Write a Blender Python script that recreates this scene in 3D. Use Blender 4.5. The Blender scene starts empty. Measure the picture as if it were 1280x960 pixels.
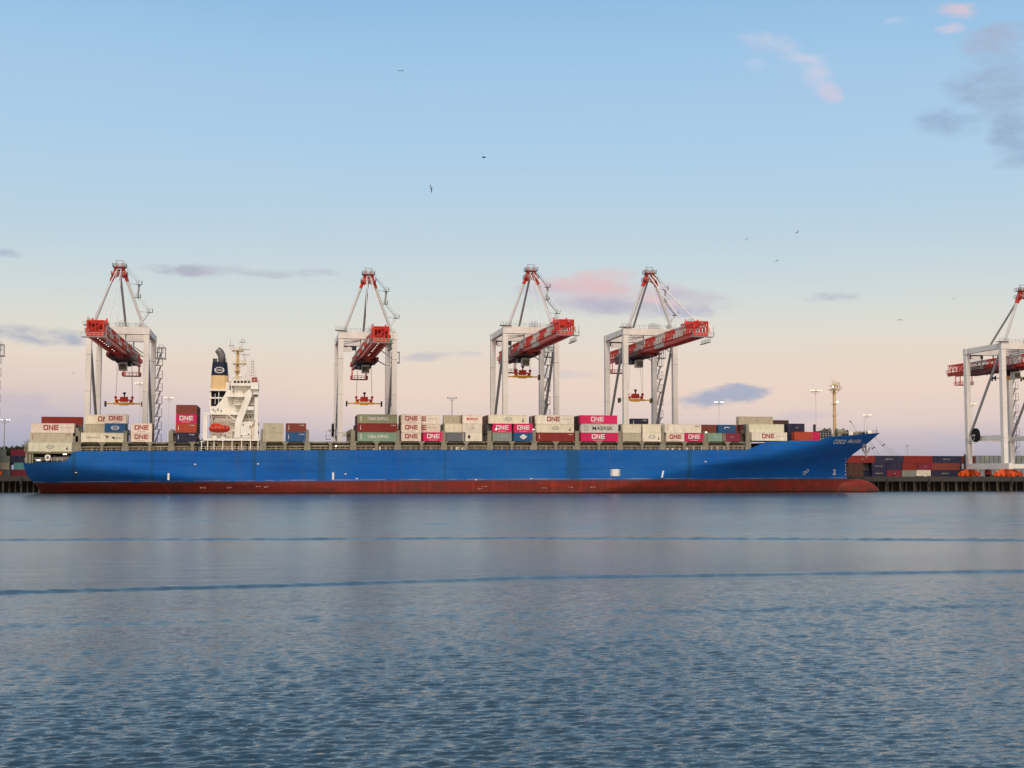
import bpy, bmesh, math, random
import numpy as np
from mathutils import Vector, Matrix
random.seed(7)
R = math.radians
SC = bpy.context.scene
COL = SC.collection

# ------------------------------------------------------------------ camera, world, sun, exposure
CAM_H = 6.5
FPX = 1600.0                                   # focal length in pixels of a 1280 px wide picture
YAW, PITCH, ROLL = R(10.6), math.atan(110.8/1600), R(0.09)
cam_d = bpy.data.cameras.new('camera'); cam = bpy.data.objects.new('camera', cam_d); COL.objects.link(cam)
cam_d.sensor_width = 36.0; cam_d.lens = 36.0*FPX/1280; cam_d.clip_start = 0.5; cam_d.clip_end = 20000
ROT = Matrix.Rotation(-YAW, 3, 'Z') @ Matrix.Rotation(math.pi/2+PITCH, 3, 'X') @ Matrix.Rotation(ROLL, 3, 'Z')
cam.matrix_world = Matrix.Translation((0, 0, CAM_H)) @ ROT.to_4x4()
SC.camera = cam

def at(px, py, Y):
    """world X and Z of the spot seen at pixel (px, py) of the photograph on the vertical plane at depth Y"""
    d = ROT @ Vector(((px-640)/FPX, (480-py)/FPX, -1.0))
    t = Y/d.y
    return d.x*t, CAM_H+d.z*t
def atx(px, Y, py=570): return at(px, py, Y)[0]
def atz(px, py, Y): return at(px, py, Y)[1]

def lin(c): return tuple((v/255/12.92 if v/255 <= .04045 else ((v/255+.055)/1.055)**2.4) for v in c)

world = bpy.data.worlds.new('World'); SC.world = world; world.use_nodes = True
WN = world.node_tree.nodes; WL = world.node_tree.links
WN.clear()
def wn(t, **k):
    n = WN.new(t)
    for a, b in k.items(): setattr(n, a, b)
    return n
def wm(op, a, b=None, c=None, clamp=False):
    n = WN.new('ShaderNodeMath'); n.operation = op; n.use_clamp = clamp
    for i, v in enumerate((a, b, c)):
        if v is None: continue
        if isinstance(v, (int, float)): n.inputs[i].default_value = v
        else: WL.new(v, n.inputs[i])
    return n.outputs[0]
tc = wn('ShaderNodeTexCoord')
sep = wn('ShaderNodeSeparateXYZ'); WL.new(tc.outputs['Generated'], sep.inputs[0])
el = wm('MULTIPLY', wm('ARCSINE', sep.outputs[2]), 180/math.pi)          # elevation, degrees
azr = wm('ARCTAN2', sep.outputs[0], sep.outputs[1])
az = wm('MULTIPLY', azr, 180/math.pi)                                      # bearing from +Y, degrees
# clear dusk sky opposite the sunset: grey-blue earth shadow, pink belt, pale band, blue above
def ramp(stops, fac):
    r = wn('ShaderNodeValToRGB'); e = r.color_ramp.elements
    while len(e) > 1: e.remove(e[-1])
    e[0].position = stops[0][0]; e[0].color = (*lin(stops[0][1]), 1)
    for p, c in stops[1:]:
        x = e.new(p); x.color = (*lin(c), 1)
    WL.new(fac, r.inputs[0]); return r.outputs[0]
elf = wm('DIVIDE', el, 90.0, clamp=True)
def P(y): return math.degrees(math.atan((590.8-y)/1600))/90
# low noise so the bands are not perfectly level
nz = wn('ShaderNodeTexNoise'); nz.inputs['Scale'].default_value = 3.0; nz.inputs['Detail'].default_value = 3
mpz = wn('ShaderNodeMapping'); mpz.inputs['Scale'].default_value = (1, 1, 5); WL.new(tc.outputs['Generated'], mpz.inputs[0]); WL.new(mpz.outputs[0], nz.inputs[0])
elw = wm('ADD', elf, wm('MULTIPLY', wm('SUBTRACT', nz.outputs[0], 0.5), 0.016), clamp=True)
sky = ramp([(0, (160, 158, 174)), (P(568), (174, 168, 182)), (P(548), (195, 182, 189)), (P(520), (222, 200, 193)), (P(490), (231, 206, 191)),
            (P(455), (228, 210, 194)), (P(410), (218, 215, 204)), (P(360), (202, 213, 214)), (P(290), (186, 207, 220)), (P(200), (172, 203, 227)),
            (P(80), (159, 196, 227)), (P(0), (145, 187, 223)), (.34, (130, 170, 208)), (.55, (116, 154, 194)), (1, (82, 126, 182))], elw)
# sunset half of the sky, behind the camera
glow = ramp([(0, (250, 200, 150)), (.06, (255, 214, 170)), (.2, (255, 226, 196)), (.4, (214, 216, 226)), (.7, (130, 160, 205)), (1, (82, 128, 190))], elf)
gs = wn('ShaderNodeMixRGB', blend_type='MULTIPLY'); gs.inputs[0].default_value = 1; WL.new(glow, gs.inputs[1]); gs.inputs[2].default_value = (1.2, 1.2, 1.2, 1)
back = wm('COSINE', wm('SUBTRACT', azr, R(200)))
bf = wn('ShaderNodeMapRange'); bf.interpolation_type = 'SMOOTHSTEP'; WL.new(back, bf.inputs[0]); bf.inputs[1].default_value = -0.3; bf.inputs[2].default_value = 0.9
mx = wn('ShaderNodeMixRGB'); WL.new(bf.outputs[0], mx.inputs[0]); WL.new(sky, mx.inputs[1]); WL.new(gs.outputs[0], mx.inputs[2])
cur = mx.outputs[0]
# left part of the horizon is greyer and bluer than the right
lf = wm('MULTIPLY', wm('MULTIPLY', wm('SUBTRACT', 4.0, az), 0.085, clamp=True), wm('SUBTRACT', 1.0, wm('DIVIDE', el, 5.0), clamp=True))
lm = wn('ShaderNodeMixRGB'); WL.new(wm('MULTIPLY', lf, 0.6, clamp=True), lm.inputs[0]); WL.new(cur, lm.inputs[1]); lm.inputs[2].default_value = (*lin((140, 152, 188)), 1); cur = lm.outputs[0]

# clouds: soft wisps at their bearings, broken up by noise
cn = wn('ShaderNodeTexNoise'); cn.inputs['Scale'].default_value = 30; cn.inputs['Detail'].default_value = 8; cn.inputs['Roughness'].default_value = .58
cmp_ = wn('ShaderNodeMapping'); cmp_.inputs['Scale'].default_value = (1, 1, 2.6); WL.new(tc.outputs['Generated'], cmp_.inputs[0]); WL.new(cmp_.outputs[0], cn.inputs[0])
cnz = wm('SUBTRACT', cn.outputs[0], 0.5)
def cloud(px, py, rx, ry, tilt, col, amt, soft=1.0, lit=None, br=5.0):
    global cur
    a0 = math.degrees(math.atan((px-640)/1600))+10.6
    rr = math.hypot(1600, px-640)
    e0 = math.degrees(math.atan((590.8-py)/rr)); k = 57.3/rr
    da = wm('SUBTRACT', az, a0); de = wm('SUBTRACT', el, e0)
    c, s = math.cos(R(tilt)), math.sin(R(tilt))
    u = wm('ADD', wm('MULTIPLY', da, c/(rx*k)), wm('MULTIPLY', de, s/(rx*k)))
    v = wm('SUBTRACT', wm('MULTIPLY', de, c/(ry*k)), wm('MULTIPLY', da, s/(ry*k)))
    d = wm('ADD', wm('MULTIPLY', u, u), wm('MULTIPLY', v, v))
    m = wm('ADD', wm('SUBTRACT', 1.0, d), wm('MULTIPLY', cnz, br))
    r = wn('ShaderNodeMapRange'); r.interpolation_type = 'SMOOTHSTEP'; WL.new(m, r.inputs[0]); r.inputs[1].default_value = -.35; r.inputs[2].default_value = soft*1.5; r.inputs[4].default_value = amt
    x = wn('ShaderNodeMixRGB'); WL.new(r.outputs[0], x.inputs[0]); WL.new(cur, x.inputs[1])
    if lit:                                                # warm upper edge
        q = wn('ShaderNodeMixRGB'); WL.new(wm('MULTIPLY_ADD', v, 0.7, 0.35, clamp=True), q.inputs[0]); q.inputs[1].default_value = (*lin(col), 1); q.inputs[2].default_value = (*lin(lit), 1)
        WL.new(q.outputs[0], x.inputs[2])
    else: x.inputs[2].default_value = (*lin(col), 1)
    cur = x.outputs[0]
cloud(780, 373, 138, 25, -3, (188, 180, 194), 1, 1.0, (214, 190, 194), 2.4)
cloud(795, 384, 100, 12, -4, (178, 176, 192), .8, 1.0, None, 3.4)
cloud(812, 372, 60, 7, -14, (226, 190, 188), .8, 1.0, None, 3.0)
cloud(672, 362, 40, 9, 0, (192, 188, 202), .7, 1.0, None, 3.0)
cloud(860, 366, 50, 10, -6, (190, 184, 198), .8, 1.0, None, 3.0)
cloud(762, 345, 44, 13, 0, (224, 184, 186), .8, 1.0, None, 3.5)
cloud(745, 357, 75, 14, -3, (222, 184, 188), .75, 1.0, None, 3.5)
cloud(850, 388, 45, 9, -3, (170, 170, 194), .7, 1.0, None, 3.5)
cloud(292, 338, 125, 8, 0, (178, 178, 190), .85, 1.0)
cloud(215, 338, 30, 8, 0, (168, 172, 186), .6, 1.0)
cloud(40, 419, 72, 13, -6, (160, 168, 188), .9, 1.1)
cloud(70, 428, 34, 8, -3, (160, 166, 186), .7, 1.1)
cloud(0, 316, 22, 6, 0, (168, 178, 198), .8, 1.0)
cloud(548, 445, 52, 6, 3, (186, 182, 192), .75, 1.0)
cloud(690, 467, 60, 7, 0, (190, 186, 198), .45, 1.0)
cloud(898, 496, 62, 13, 8, (166, 170, 190), 1, .8)
cloud(932, 491, 26, 13, 0, (166, 170, 190), 1, .8)
cloud(1012, 518, 60, 9, 3, (196, 184, 196), .6, 1.0)
cloud(1044, 368, 34, 8, 2, (176, 182, 194), .85, 1.0)
cloud(972, 46, 44, 15, -12, (188, 196, 220), .85, 1.6, (228, 216, 224), 4)
cloud(1006, 60, 36, 11, -12, (208, 208, 222), .9, 1.5, (236, 218, 222), 4.5)
cloud(1028, 88, 34, 18, -38, (206, 206, 222), .9, 1.6, (234, 214, 218), 4.5)
cloud(1042, 104, 20, 13, -40, (210, 200, 216), .8, 1.2, None, 3.5)
cloud(1010, 80, 60, 34, -35, (170, 194, 226), .6, 2.0, None, 3)
cloud(1190, 146, 44, 19, -14, (146, 170, 198), 1, 1.1, None, 3.2)
cloud(1214, 104, 30, 17, -8, (150, 162, 190), .9, 1.1, None, 3.2)
cloud(1270, 95, 58, 66, 0, (154, 172, 198), .9, 1.2, None, 3.2)
cloud(1275, 170, 30, 36, 0, (144, 164, 192), 1, 1.2, None, 3.2)
cloud(1262, 40, 48, 22, 0, (168, 174, 196), .85, 1.2, None, 3.5)
cloud(1206, 0, 34, 10, -8, (216, 196, 210), .95, 1.4, (252, 200, 184))
cloud(1202, 23, 18, 7, 0, (206, 200, 216), .8, 1.0)
cloud(1130, 14, 16, 5, 0, (186, 204, 230), .7, 1.0)
cloud(950, 70, 16, 8, 0, (184, 204, 232), .7, 1.0)
cloud(10, 520, 110, 44, -22, (150, 156, 186), .6, 2.5)
cloud(1180, 548, 150, 20, 0, (176, 174, 192), .5, 2.0)

SUN_EL, SUN_AZ = R(50), R(196)         # the bright part of the dusk sky, behind the camera and slightly to its left
nish = wn('ShaderNodeTexSky'); nish.sky_type = 'NISHITA'; nish.sun_disc = False; nish.sun_elevation = SUN_EL; nish.sun_rotation = SUN_AZ
nb = wn('ShaderNodeMixRGB', blend_type='ADD'); nb.inputs[0].default_value = 0.006; WL.new(cur, nb.inputs[1]); WL.new(nish.outputs[0], nb.inputs[2])
bg = wn('ShaderNodeBackground'); WL.new(nb.outputs[0], bg.inputs[0]); bg.inputs[1].default_value = 1.0
wo = wn('ShaderNodeOutputWorld'); WL.new(bg.outputs[0], wo.inputs[0])

sd = bpy.data.lights.new('sun', 'SUN'); sd.energy = 2.6; sd.angle = R(24); sd.color = (1.0, .86, .70)
sun = bpy.data.objects.new('sun', sd); COL.objects.link(sun)
sdir = Vector((math.sin(SUN_AZ)*math.cos(SUN_EL), math.cos(SUN_AZ)*math.cos(SUN_EL), math.sin(SUN_EL)))
sun.rotation_euler = sdir.to_track_quat('Z', 'Y').to_euler()
SC.view_settings.view_transform = 'Standard'; SC.view_settings.look = 'None'
SC.view_settings.exposure = 0.0; SC.view_settings.gamma = 1.0; SC.view_settings.use_curve_mapping = False

# ------------------------------------------------------------------ helpers
class MB:
    """collects boxes, bars and tubes and links them as ONE mesh object"""
    def __init__(s): s.v = []; s.f = []; s.m = []
    def quad8(s, c, mi=0):
        n = len(s.v); s.v += [tuple(p) for p in c]
        for f in ((0, 3, 2, 1), (4, 5, 6, 7), (0, 1, 5, 4), (1, 2, 6, 5), (2, 3, 7, 6), (3, 0, 4, 7)):
            s.f.append(tuple(n+i for i in f)); s.m.append(mi)
    def box(s, x0, x1, y0, y1, z0, z1, mi=0):
        s.quad8([(x0, y0, z0), (x1, y0, z0), (x1, y1, z0), (x0, y1, z0), (x0, y0, z1), (x1, y0, z1), (x1, y1, z1), (x0, y1, z1)], mi)
    def bar(s, p, q, w, h=None, mi=0, w2=None, h2=None):
        h = h or w; w2 = w2 or w; h2 = h2 or h
        p = Vector(p); q = Vector(q); d = (q-p).normalized()
        up = Vector((0, 0, 1)) if abs(d.z) < .95 else Vector((0, 1, 0))
        a = d.cross(up).normalized(); b = a.cross(d).normalized()
        c = []
        for o, ww, hh in ((p, w, h), (q, w2, h2)):
            for i, j in ((-1, -1), (1, -1), (1, 1), (-1, 1)): c.append(o+a*ww/2*i+b*hh/2*j)
        s.quad8(c, mi)
    def tube(s, p, q, r, n=8, mi=0, r2=None, caps=True):
        p = Vector(p); q = Vector(q); d = (q-p).normalized(); r2 = r if r2 is None else r2
        up = Vector((0, 0, 1)) if abs(d.z) < .95 else Vector((1, 0, 0))
        a = d.cross(up).normalized(); b = a.cross(d).normalized(); k = len(s.v)
        for o, rr in ((p, r), (q, r2)):
            for i in range(n):
                t = 2*math.pi*i/n; s.v.append(tuple(o+a*rr*math.cos(t)+b*rr*math.sin(t)))
        for i in range(n):
            j = (i+1) % n; s.f.append((k+i, k+j, k+n+j, k+n+i)); s.m.append(mi)
        if caps:
            s.f.append(tuple(k+i for i in reversed(range(n)))); s.m.append(mi)
            s.f.append(tuple(k+n+i for i in range(n))); s.m.append(mi)
    def sweep(s, pts, rr, n=14, mi=0):
        k0 = len(s.v); m = len(pts)
        for i, p in enumerate(pts):
            d = (pts[min(i+1, m-1)]-pts[max(i-1, 0)]).normalized(); a = Vector((0, 1, 0)); b = a.cross(d).normalized()
            for j in range(n): t = 2*math.pi*j/n; s.v.append(tuple(p+a*rr[i]*math.cos(t)+b*rr[i]*math.sin(t)))
        for i in range(m-1):
            for j in range(n): q = (j+1) % n; s.f.append((k0+i*n+j, k0+i*n+q, k0+(i+1)*n+q, k0+(i+1)*n+j)); s.m.append(mi)
        s.f.append(tuple(k0+(m-1)*n+j for j in range(n))); s.m.append(mi)
    def path(s, pts, r, n=6, mi=0):
        for a, b in zip(pts[:-1], pts[1:]): s.tube(a, b, r, n, mi)
    def ring(s, c, R_, r, axis='y', n=18, mi=0, w=None):
        c = Vector(c)
        def pt(t, rad):
            u, v = rad*math.cos(t), rad*math.sin(t)
            return c+(Vector((u, 0, v)) if axis == 'y' else Vector((0, u, v)) if axis == 'x' else Vector((u, v, 0)))
        for i in range(n):
            s.bar(pt(2*math.pi*i/n, R_), pt(2*math.pi*(i+1)/n, R_), r, w or r, mi)
    def prism(s, poly, y0, y1, mi=0):
        """polygon in XZ extruded in Y (counter-clockwise seen from -Y)"""
        n = len(poly); k = len(s.v)
        s.v += [(x, y0, z) for x, z in poly]+[(x, y1, z) for x, z in poly]
        s.f.append(tuple(range(k, k+n))); s.m.append(mi)
        s.f.append(tuple(reversed(range(k+n, k+2*n)))); s.m.append(mi)
        for i in range(n):
            j = (i+1) % n; s.f.append((k+j, k+i, k+n+i, k+n+j)); s.m.append(mi)
    def rail(s, pts, h=1.1, w=.06, mi=0, step=2.0, mid=True):
        for a, b in zip(pts[:-1], pts[1:]):
            a = Vector(a); b = Vector(b); L = (b-a).length; n = max(1, round(L/step))
            s.bar(a+Vector((0, 0, h)), b+Vector((0, 0, h)), w, w, mi)
            if mid: s.bar(a+Vector((0, 0, h*.5)), b+Vector((0, 0, h*.5)), w*.8, w*.8, mi)
            for i in range(n+1):
                p = a.lerp(b, i/n); s.bar(p, p+Vector((0, 0, h)), w, w, mi)
    def mesh(s, name):
        me = bpy.data.meshes.new(name); me.from_pydata(s.v, [], s.f); me.update(); return me
    def build(s, name, mats, parent=None, loc=None, smooth=False):
        me = s.mesh(name)
        for m in (mats if isinstance(mats, (list, tuple)) else [mats]): me.materials.append(m)
        if any(s.m): me.polygons.foreach_set('material_index', s.m)
        if smooth: me.polygons.foreach_set('use_smooth', [True]*len(me.polygons))
        return link(name, me, parent, loc)
def link(name, me, parent=None, loc=None):
    o = bpy.data.objects.new(name, me); COL.objects.link(o)
    if parent: o.parent = parent
    if loc is not None: o.location = loc
    return o
def tag(o, label=None, cat=None, group=None, kind=None):
    if label: o['label'] = label
    if cat: o['category'] = cat
    if group: o['group'] = group
    if kind: o['kind'] = kind
    return o
def empty(name, loc, label, cat, group=None):
    o = bpy.data.objects.new(name, None); COL.objects.link(o); o.location = loc; o.empty_display_size = .5
    return tag(o, label, cat, group)

MATS = {}
def mat(name, col, rough=.5, metal=0.0, dirt=.25, dirtcol=None, scale=1.5, stretch=(1, 1, .35), bump=0.0, emis=None, es=0, rnd=0.0, coat=0):
    if name in MATS: return MATS[name]
    m = bpy.data.materials.new(name); m.use_nodes = True; N = m.node_tree.nodes; L = m.node_tree.links
    b = N['Principled BSDF']; b.inputs['Roughness'].default_value = rough; b.inputs['Metallic'].default_value = metal; b.inputs['Specular IOR Level'].default_value = .5 if rough < .2 else .22
    if coat: b.inputs['Coat Weight'].default_value = coat
    if dirt or rnd:
        t = N.new('ShaderNodeTexCoord'); mp = N.new('ShaderNodeMapping'); mp.inputs['Scale'].default_value = stretch
        oi = N.new('ShaderNodeObjectInfo')
        va = N.new('ShaderNodeVectorMath'); va.operation = 'SCALE'; va.inputs[0].default_value = (37, 91, 53); L.new(oi.outputs['Random'], va.inputs['Scale'])
        ad = N.new('ShaderNodeVectorMath'); ad.operation = 'ADD'; L.new(t.outputs['Object'], ad.inputs[0]); L.new(va.outputs[0], ad.inputs[1])
        L.new(ad.outputs[0], mp.inputs[0])
        n = N.new('ShaderNodeTexNoise'); n.inputs['Scale'].default_value = scale; n.inputs['Detail'].default_value = 6; n.inputs['Roughness'].default_value = .65
        L.new(mp.outputs[0], n.inputs[0])
        r = N.new('ShaderNodeValToRGB'); r.color_ramp.elements[0].position = .38; r.color_ramp.elements[1].position = .72
        dc = dirtcol or tuple(c*.45 for c in col)
        r.color_ramp.elements[0].color = (*col, 1); r.color_ramp.elements[1].color = (*[a*(1-dirt)+d*dirt for a, d in zip(col, dc)], 1)
        L.new(n.outputs[0], r.inputs[0]); out = r.outputs[0]
        if rnd:
            h = N.new('ShaderNodeHueSaturation'); L.new(out, h.inputs['Color'])
            mr = N.new('ShaderNodeMapRange'); L.new(oi.outputs['Random'], mr.inputs[0]); mr.inputs[3].default_value = 1-rnd; mr.inputs[4].default_value = 1+rnd*.6
            L.new(mr.outputs[0], h.inputs['Value']); out = h.outputs[0]
        L.new(out, b.inputs['Base Color'])
        if bump:
            bp = N.new('ShaderNodeBump'); bp.inputs['Strength'].default_value = bump; L.new(n.outputs[0], bp.inputs['Height']); L.new(bp.outputs[0], b.inputs['Normal'])
    else: b.inputs['Base Color'].default_value = (*col, 1)
    if emis:
        b.inputs['Emission Color'].default_value = (*emis, 1); b.inputs['Emission Strength'].default_value = es
    MATS[name] = m; return m

rust = (.13, .045, .02)
M_white = mat('white paint', (.80, .775, .70), .5, dirt=.3, dirtcol=(.45, .34, .24), scale=.7)
M_cream = mat('crane cream paint', (.74, .70, .65), .45, dirt=.3, dirtcol=(.36, .33, .3), scale=.35)
M_creamdk = mat('crane brace paint', (.30, .30, .31), .5, dirt=.25, scale=.4)
M_red = mat('crane red paint', (.62, .042, .026), .4, dirt=.35, dirtcol=(.25, .03, .025), scale=.8)
M_boomwhite = mat('boom white paint', (.60, .57, .52), .45, dirt=.3, dirtcol=(.35, .3, .28), scale=.8)
M_grey = mat('galvanised grey', (.36, .36, .37), .5, .1, dirt=.3)
M_dark = mat('dark machinery', (.03, .03, .034), .5, dirt=.3)
M_black = mat('black opening', (.008, .008, .01), .7, dirt=0)
M_yellow = mat('spreader yellow', (.85, .45, .04), .45, dirt=.35)
M_orange = mat('bogie orange', (.80, .10, .02), .45, dirt=.3)
M_olive = mat('deck steel olive', (.25, .235, .175), .55, dirt=.5, dirtcol=(.12, .09, .06), scale=1.2)
M_olivedk = mat('coaming steel', (.21, .19, .135), .6, dirt=.5, dirtcol=(.08, .055, .04), scale=1.0)
M_rail = mat('rail cream', (.50, .45, .33), .5, dirt=.5, scale=2.0)
M_tan = mat('mast tan paint', (.56, .40, .20), .5, dirt=.35)
M_navy = mat('funnel navy', (.012, .02, .045), .45, dirt=.3)
M_lifeboat = mat('lifeboat orange', (.55, .05, .02), .35, dirt=.2)
M_pipe = mat('exhaust steel', (.20, .19, .18), .45, .5, dirt=.4)
M_conc = mat('quay concrete', (.055, .049, .044), .85, dirt=.5, scale=.5, stretch=(1, 1, 1), bump=.2)
M_apron = mat('apron asphalt', (.07, .07, .07), .9, dirt=.4, scale=.2, stretch=(1, 1, 1))
M_pile = mat('pile steel', (.085, .072, .06), .8, dirt=.6, dirtcol=(.04, .03, .025), scale=.9, stretch=(1, 1, 1))
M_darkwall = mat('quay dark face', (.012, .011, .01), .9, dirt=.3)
M_letterw = mat('lettering white', (.72, .70, .66), .5, dirt=.15, dirtcol=(.4, .3, .25))
M_letterm = mat('lettering maroon', (.30, .015, .03), .5, dirt=0)
M_letterg = mat('lettering grey', (.34, .34, .31), .5, dirt=0)
M_letterk = mat('lettering black', (.02, .03, .03), .5, dirt=0)
M_letterr = mat('lettering red', (.5, .03, .03), .5, dirt=0)
M_lightblue = mat('lettering pale blue', (.30, .42, .50), .5, dirt=0)
M_lamp = mat('lamp lit', (1, .9, .7), .3, dirt=0, emis=(1.0, .74, .34), es=1.25)
M_lampw = mat('lamp white lit', (1, 1, 1), .3, dirt=0, emis=(1.0, .93, .8), es=1.5)
M_glass = mat('window glass', (.02, .03, .035), .08, dirt=0)
M_rope = mat('rope', (.10, .09, .08), .9, dirt=0)
M_bird = mat('bird grey feathers', (.06, .065, .075), .8, dirt=0)
M_leaf = mat('foliage', (.028, .045, .02), .8, dirt=.5, scale=.6, stretch=(1, 1, 1))
M_bark = mat('bark', (.06, .045, .035), .9, dirt=.3)

# ------------------------------------------------------------------ water
def water():
    rng = np.random.RandomState(3)
    ys = [18.0]
    while ys[-1] < 396: ys.append(ys[-1]*(1.0019 if ys[-1] < 75 else 1.004)+.004)
    ys += [420, 470]
    ys = np.array(ys); nx = 480
    u = np.linspace(-1, 1, nx)
    Yg, U = np.meshgrid(ys, u, indexing='ij')
    X = Yg*(.20+U*.52)+U*6; Y = Yg.copy()
    Z = np.zeros_like(X)
    step = np.gradient(ys)[:, None]
    stx = (ys*.52*2/nx)[:, None]
    patch = .75+.45*np.sin(X*.045+Y*.031+1.1)*np.sin(Y*.052-X*.018+.6)+.25*np.sin(X*.11-Y*.14)
    patch = np.clip(patch, .35, 1.4)*np.interp(Y, [18, 45, 75, 130, 400], [1.5, 1.35, .85, .5, .35])
    global_q = []
    # two long wakes left by a passing boat, parallel ridges
    def wake(pts, h, w):
        px = np.array([p[0] for p in pts]); d = []
        xs, yy = [], []
        for a, b in pts:
            dvec = ROT @ Vector(((a-640)/FPX, (480-b)/FPX, -1.0)); t = -CAM_H/dvec.z
            xs.append(dvec.x*t); yy.append(dvec.y*t)
        yc = np.interp(X, xs, yy)
        q = (Y-yc+.10*np.sin(X*.23)+.08*np.sin(X*.71))/w
        am = 1+.10*np.sin(X*.5)*np.sin(X*.17+1)+.14*np.sin(X*1.3+2*np.sin(X*.4))*np.sin(X*.31)+.12*np.sin(X*3.1+np.sin(X*.9))
        global_q.append(np.exp(-(q/2.2)**2)*min(1, h/.1))
        return h*am*(np.exp(-q*q)-.55*np.exp(-((q-2.1)**2))+.35*np.exp(-((q-4.2)**2))-.3*np.exp(-((q+2.0)**2)))
    Z += wake([(-300, 676), (0, 675), (320, 674.5), (640, 673), (960, 674), (1280, 675.5), (1700, 678)], .15, .50)
    Z += wake([(-300, 757), (0, 741), (320, 733), (640, 723), (960, 718), (1280, 714), (1700, 709)], .115, .33)
    Z += wake([(-300, 650), (0, 641), (640, 650), (1280, 654), (1700, 656)], .03, 1.4)
    Z += wake([(-300, 790), (0, 782), (640, 765), (1280, 756), (1700, 752)], .035, .9)
    patch = patch+1.4*sum(global_q)
    for i in range(70):
        lam = .17*1.031**i if i < 46 else rng.uniform(.2, .5)
        th = rng.normal(0, .30)+.05
        kx, ky = math.sin(th)*2*math.pi/lam, math.cos(th)*2*math.pi/lam
        a = .0052*lam*(1.0 if lam < .5 else (.5/lam)**1.2)
        vis = np.clip((lam/np.maximum(step, stx)-2.4)/1.5, 0, 1)      # waves finer than the mesh are left to the relief texture
        ph = rng.uniform(0, 6.28)
        w = kx*X+ky*Y+ph+1.6*np.sin(X*(.31+.07*(i%5))+i)+.9*np.sin(Y*.27+X*.12+i*2)
        Z += a*vis*patch*(np.sin(w)+.28*np.cos(2*w))
    far = np.interp(Y, [60, 110, 300, 396], [0, 1, 1, .3])*np.clip(.55+.6*np.sin(Y*.043+.8*np.sin(X*.021))+.3*np.sin(X*.05+Y*.09), 0, 1.3)
    for i in range(26):
        lam = 1.1*1.062**i; th = rng.normal(0, .16); w = math.sin(th)*2*math.pi/lam*X+math.cos(th)*2*math.pi/lam*Y+rng.uniform(0, 6.28)+1.8*np.sin(X*(.15+.05*(i%4))+i)
        Z += .0026*lam*np.clip((lam/np.maximum(step, stx)-2.2)/1.5, 0, 1)*far*(np.sin(w)+.25*np.cos(2*w))
    Z[-2:] = 0; Z[0] = 0
    n = len(ys); V = np.stack([X, Y, Z], -1).reshape(-1, 3)
    idx = np.arange(n*nx).reshape(n, nx)
    F = np.stack([idx[:-1, :-1], idx[:-1, 1:], idx[1:, 1:], idx[1:, :-1]], -1).reshape(-1, 4)
    # calm water all round, out to the horizon behind the viewer
    me = bpy.data.meshes.new('water'); me.vertices.add(len(V)); me.vertices.foreach_set('co', V.ravel())
    me.loops.add(F.size); me.loops.foreach_set('vertex_index', F.ravel().astype(np.int32))
    me.polygons.add(len(F)); me.polygons.foreach_set('loop_start', np.arange(0, F.size, 4, dtype=np.int32))
    me.polygons.foreach_set('use_smooth', np.ones(len(F), bool)); me.update(calc_edges=True)
    m = bpy.data.materials.new('harbour water'); m.use_nodes = True; N = m.node_tree.nodes; L = m.node_tree.links
    b = N['Principled BSDF']; b.inputs['Base Color'].default_value = (.014, .030, .036, 1); b.inputs['Specular IOR Level'].default_value = .6; b.inputs['Roughness'].default_value = .10; b.inputs['IOR'].default_value = 1.5
    t = N.new('ShaderNodeTexCoord')
    def noise(sc, st, det, ro=.6):
        mp = N.new('ShaderNodeMapping'); mp.inputs['Scale'].default_value = st; L.new(t.outputs['Object'], mp.inputs[0])
        q = N.new('ShaderNodeTexNoise'); q.inputs['Scale'].default_value = sc; q.inputs['Detail'].default_value = det; q.inputs['Roughness'].default_value = ro; L.new(mp.outputs[0], q.inputs[0]); return q.outputs[0]
    n1 = noise(3.4, (.33, 1, 1), 4, .55); n2 = noise(.6, (.45, 1, 1), 4); big = noise(.018, (.5, 1, 1), 3)
    def ridge(f):
        a = N.new('ShaderNodeMath'); a.operation = 'SUBTRACT'; L.new(f, a.inputs[0]); a.inputs[1].default_value = .5
        c = N.new('ShaderNodeMath'); c.operation = 'ABSOLUTE'; L.new(a.outputs[0], c.inputs[0])
        e = N.new('ShaderNodeMath'); e.operation = 'MULTIPLY'; L.new(c.outputs[0], e.inputs[0]); e.inputs[1].default_value = -2.2; return e.outputs[0]
    n1 = ridge(n1)
    s = N.new('ShaderNodeMath'); s.operation = 'MULTIPLY_ADD'; L.new(n2, s.inputs[0]); s.inputs[1].default_value = 1.5; L.new(n1, s.inputs[2])
    mr = N.new('ShaderNodeMapRange'); L.new(big, mr.inputs[0]); mr.inputs[1].default_value = .35; mr.inputs[2].default_value = .65; mr.inputs[3].default_value = .25; mr.inputs[4].default_value = .55
    bp = N.new('ShaderNodeBump'); L.new(s.outputs[0], bp.inputs['Height']); sy = N.new('ShaderNodeSeparateXYZ'); L.new(t.outputs['Object'], sy.inputs[0]); fd = N.new('ShaderNodeMapRange'); L.new(sy.outputs[1], fd.inputs[0]); fd.inputs[1].default_value = 35; fd.inputs[2].default_value = 130; fd.inputs[3].default_value = 1.7; fd.inputs[4].default_value = .25; fm_ = N.new('ShaderNodeMath'); fm_.operation = 'MULTIPLY'; L.new(mr.outputs[0], fm_.inputs[0]); L.new(fd.outputs[0], fm_.inputs[1]); L.new(fm_.outputs[0], bp.inputs['Strength']); bp.inputs['Distance'].default_value = .075
    L.new(bp.outputs[0], b.inputs['Normal'])
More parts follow.
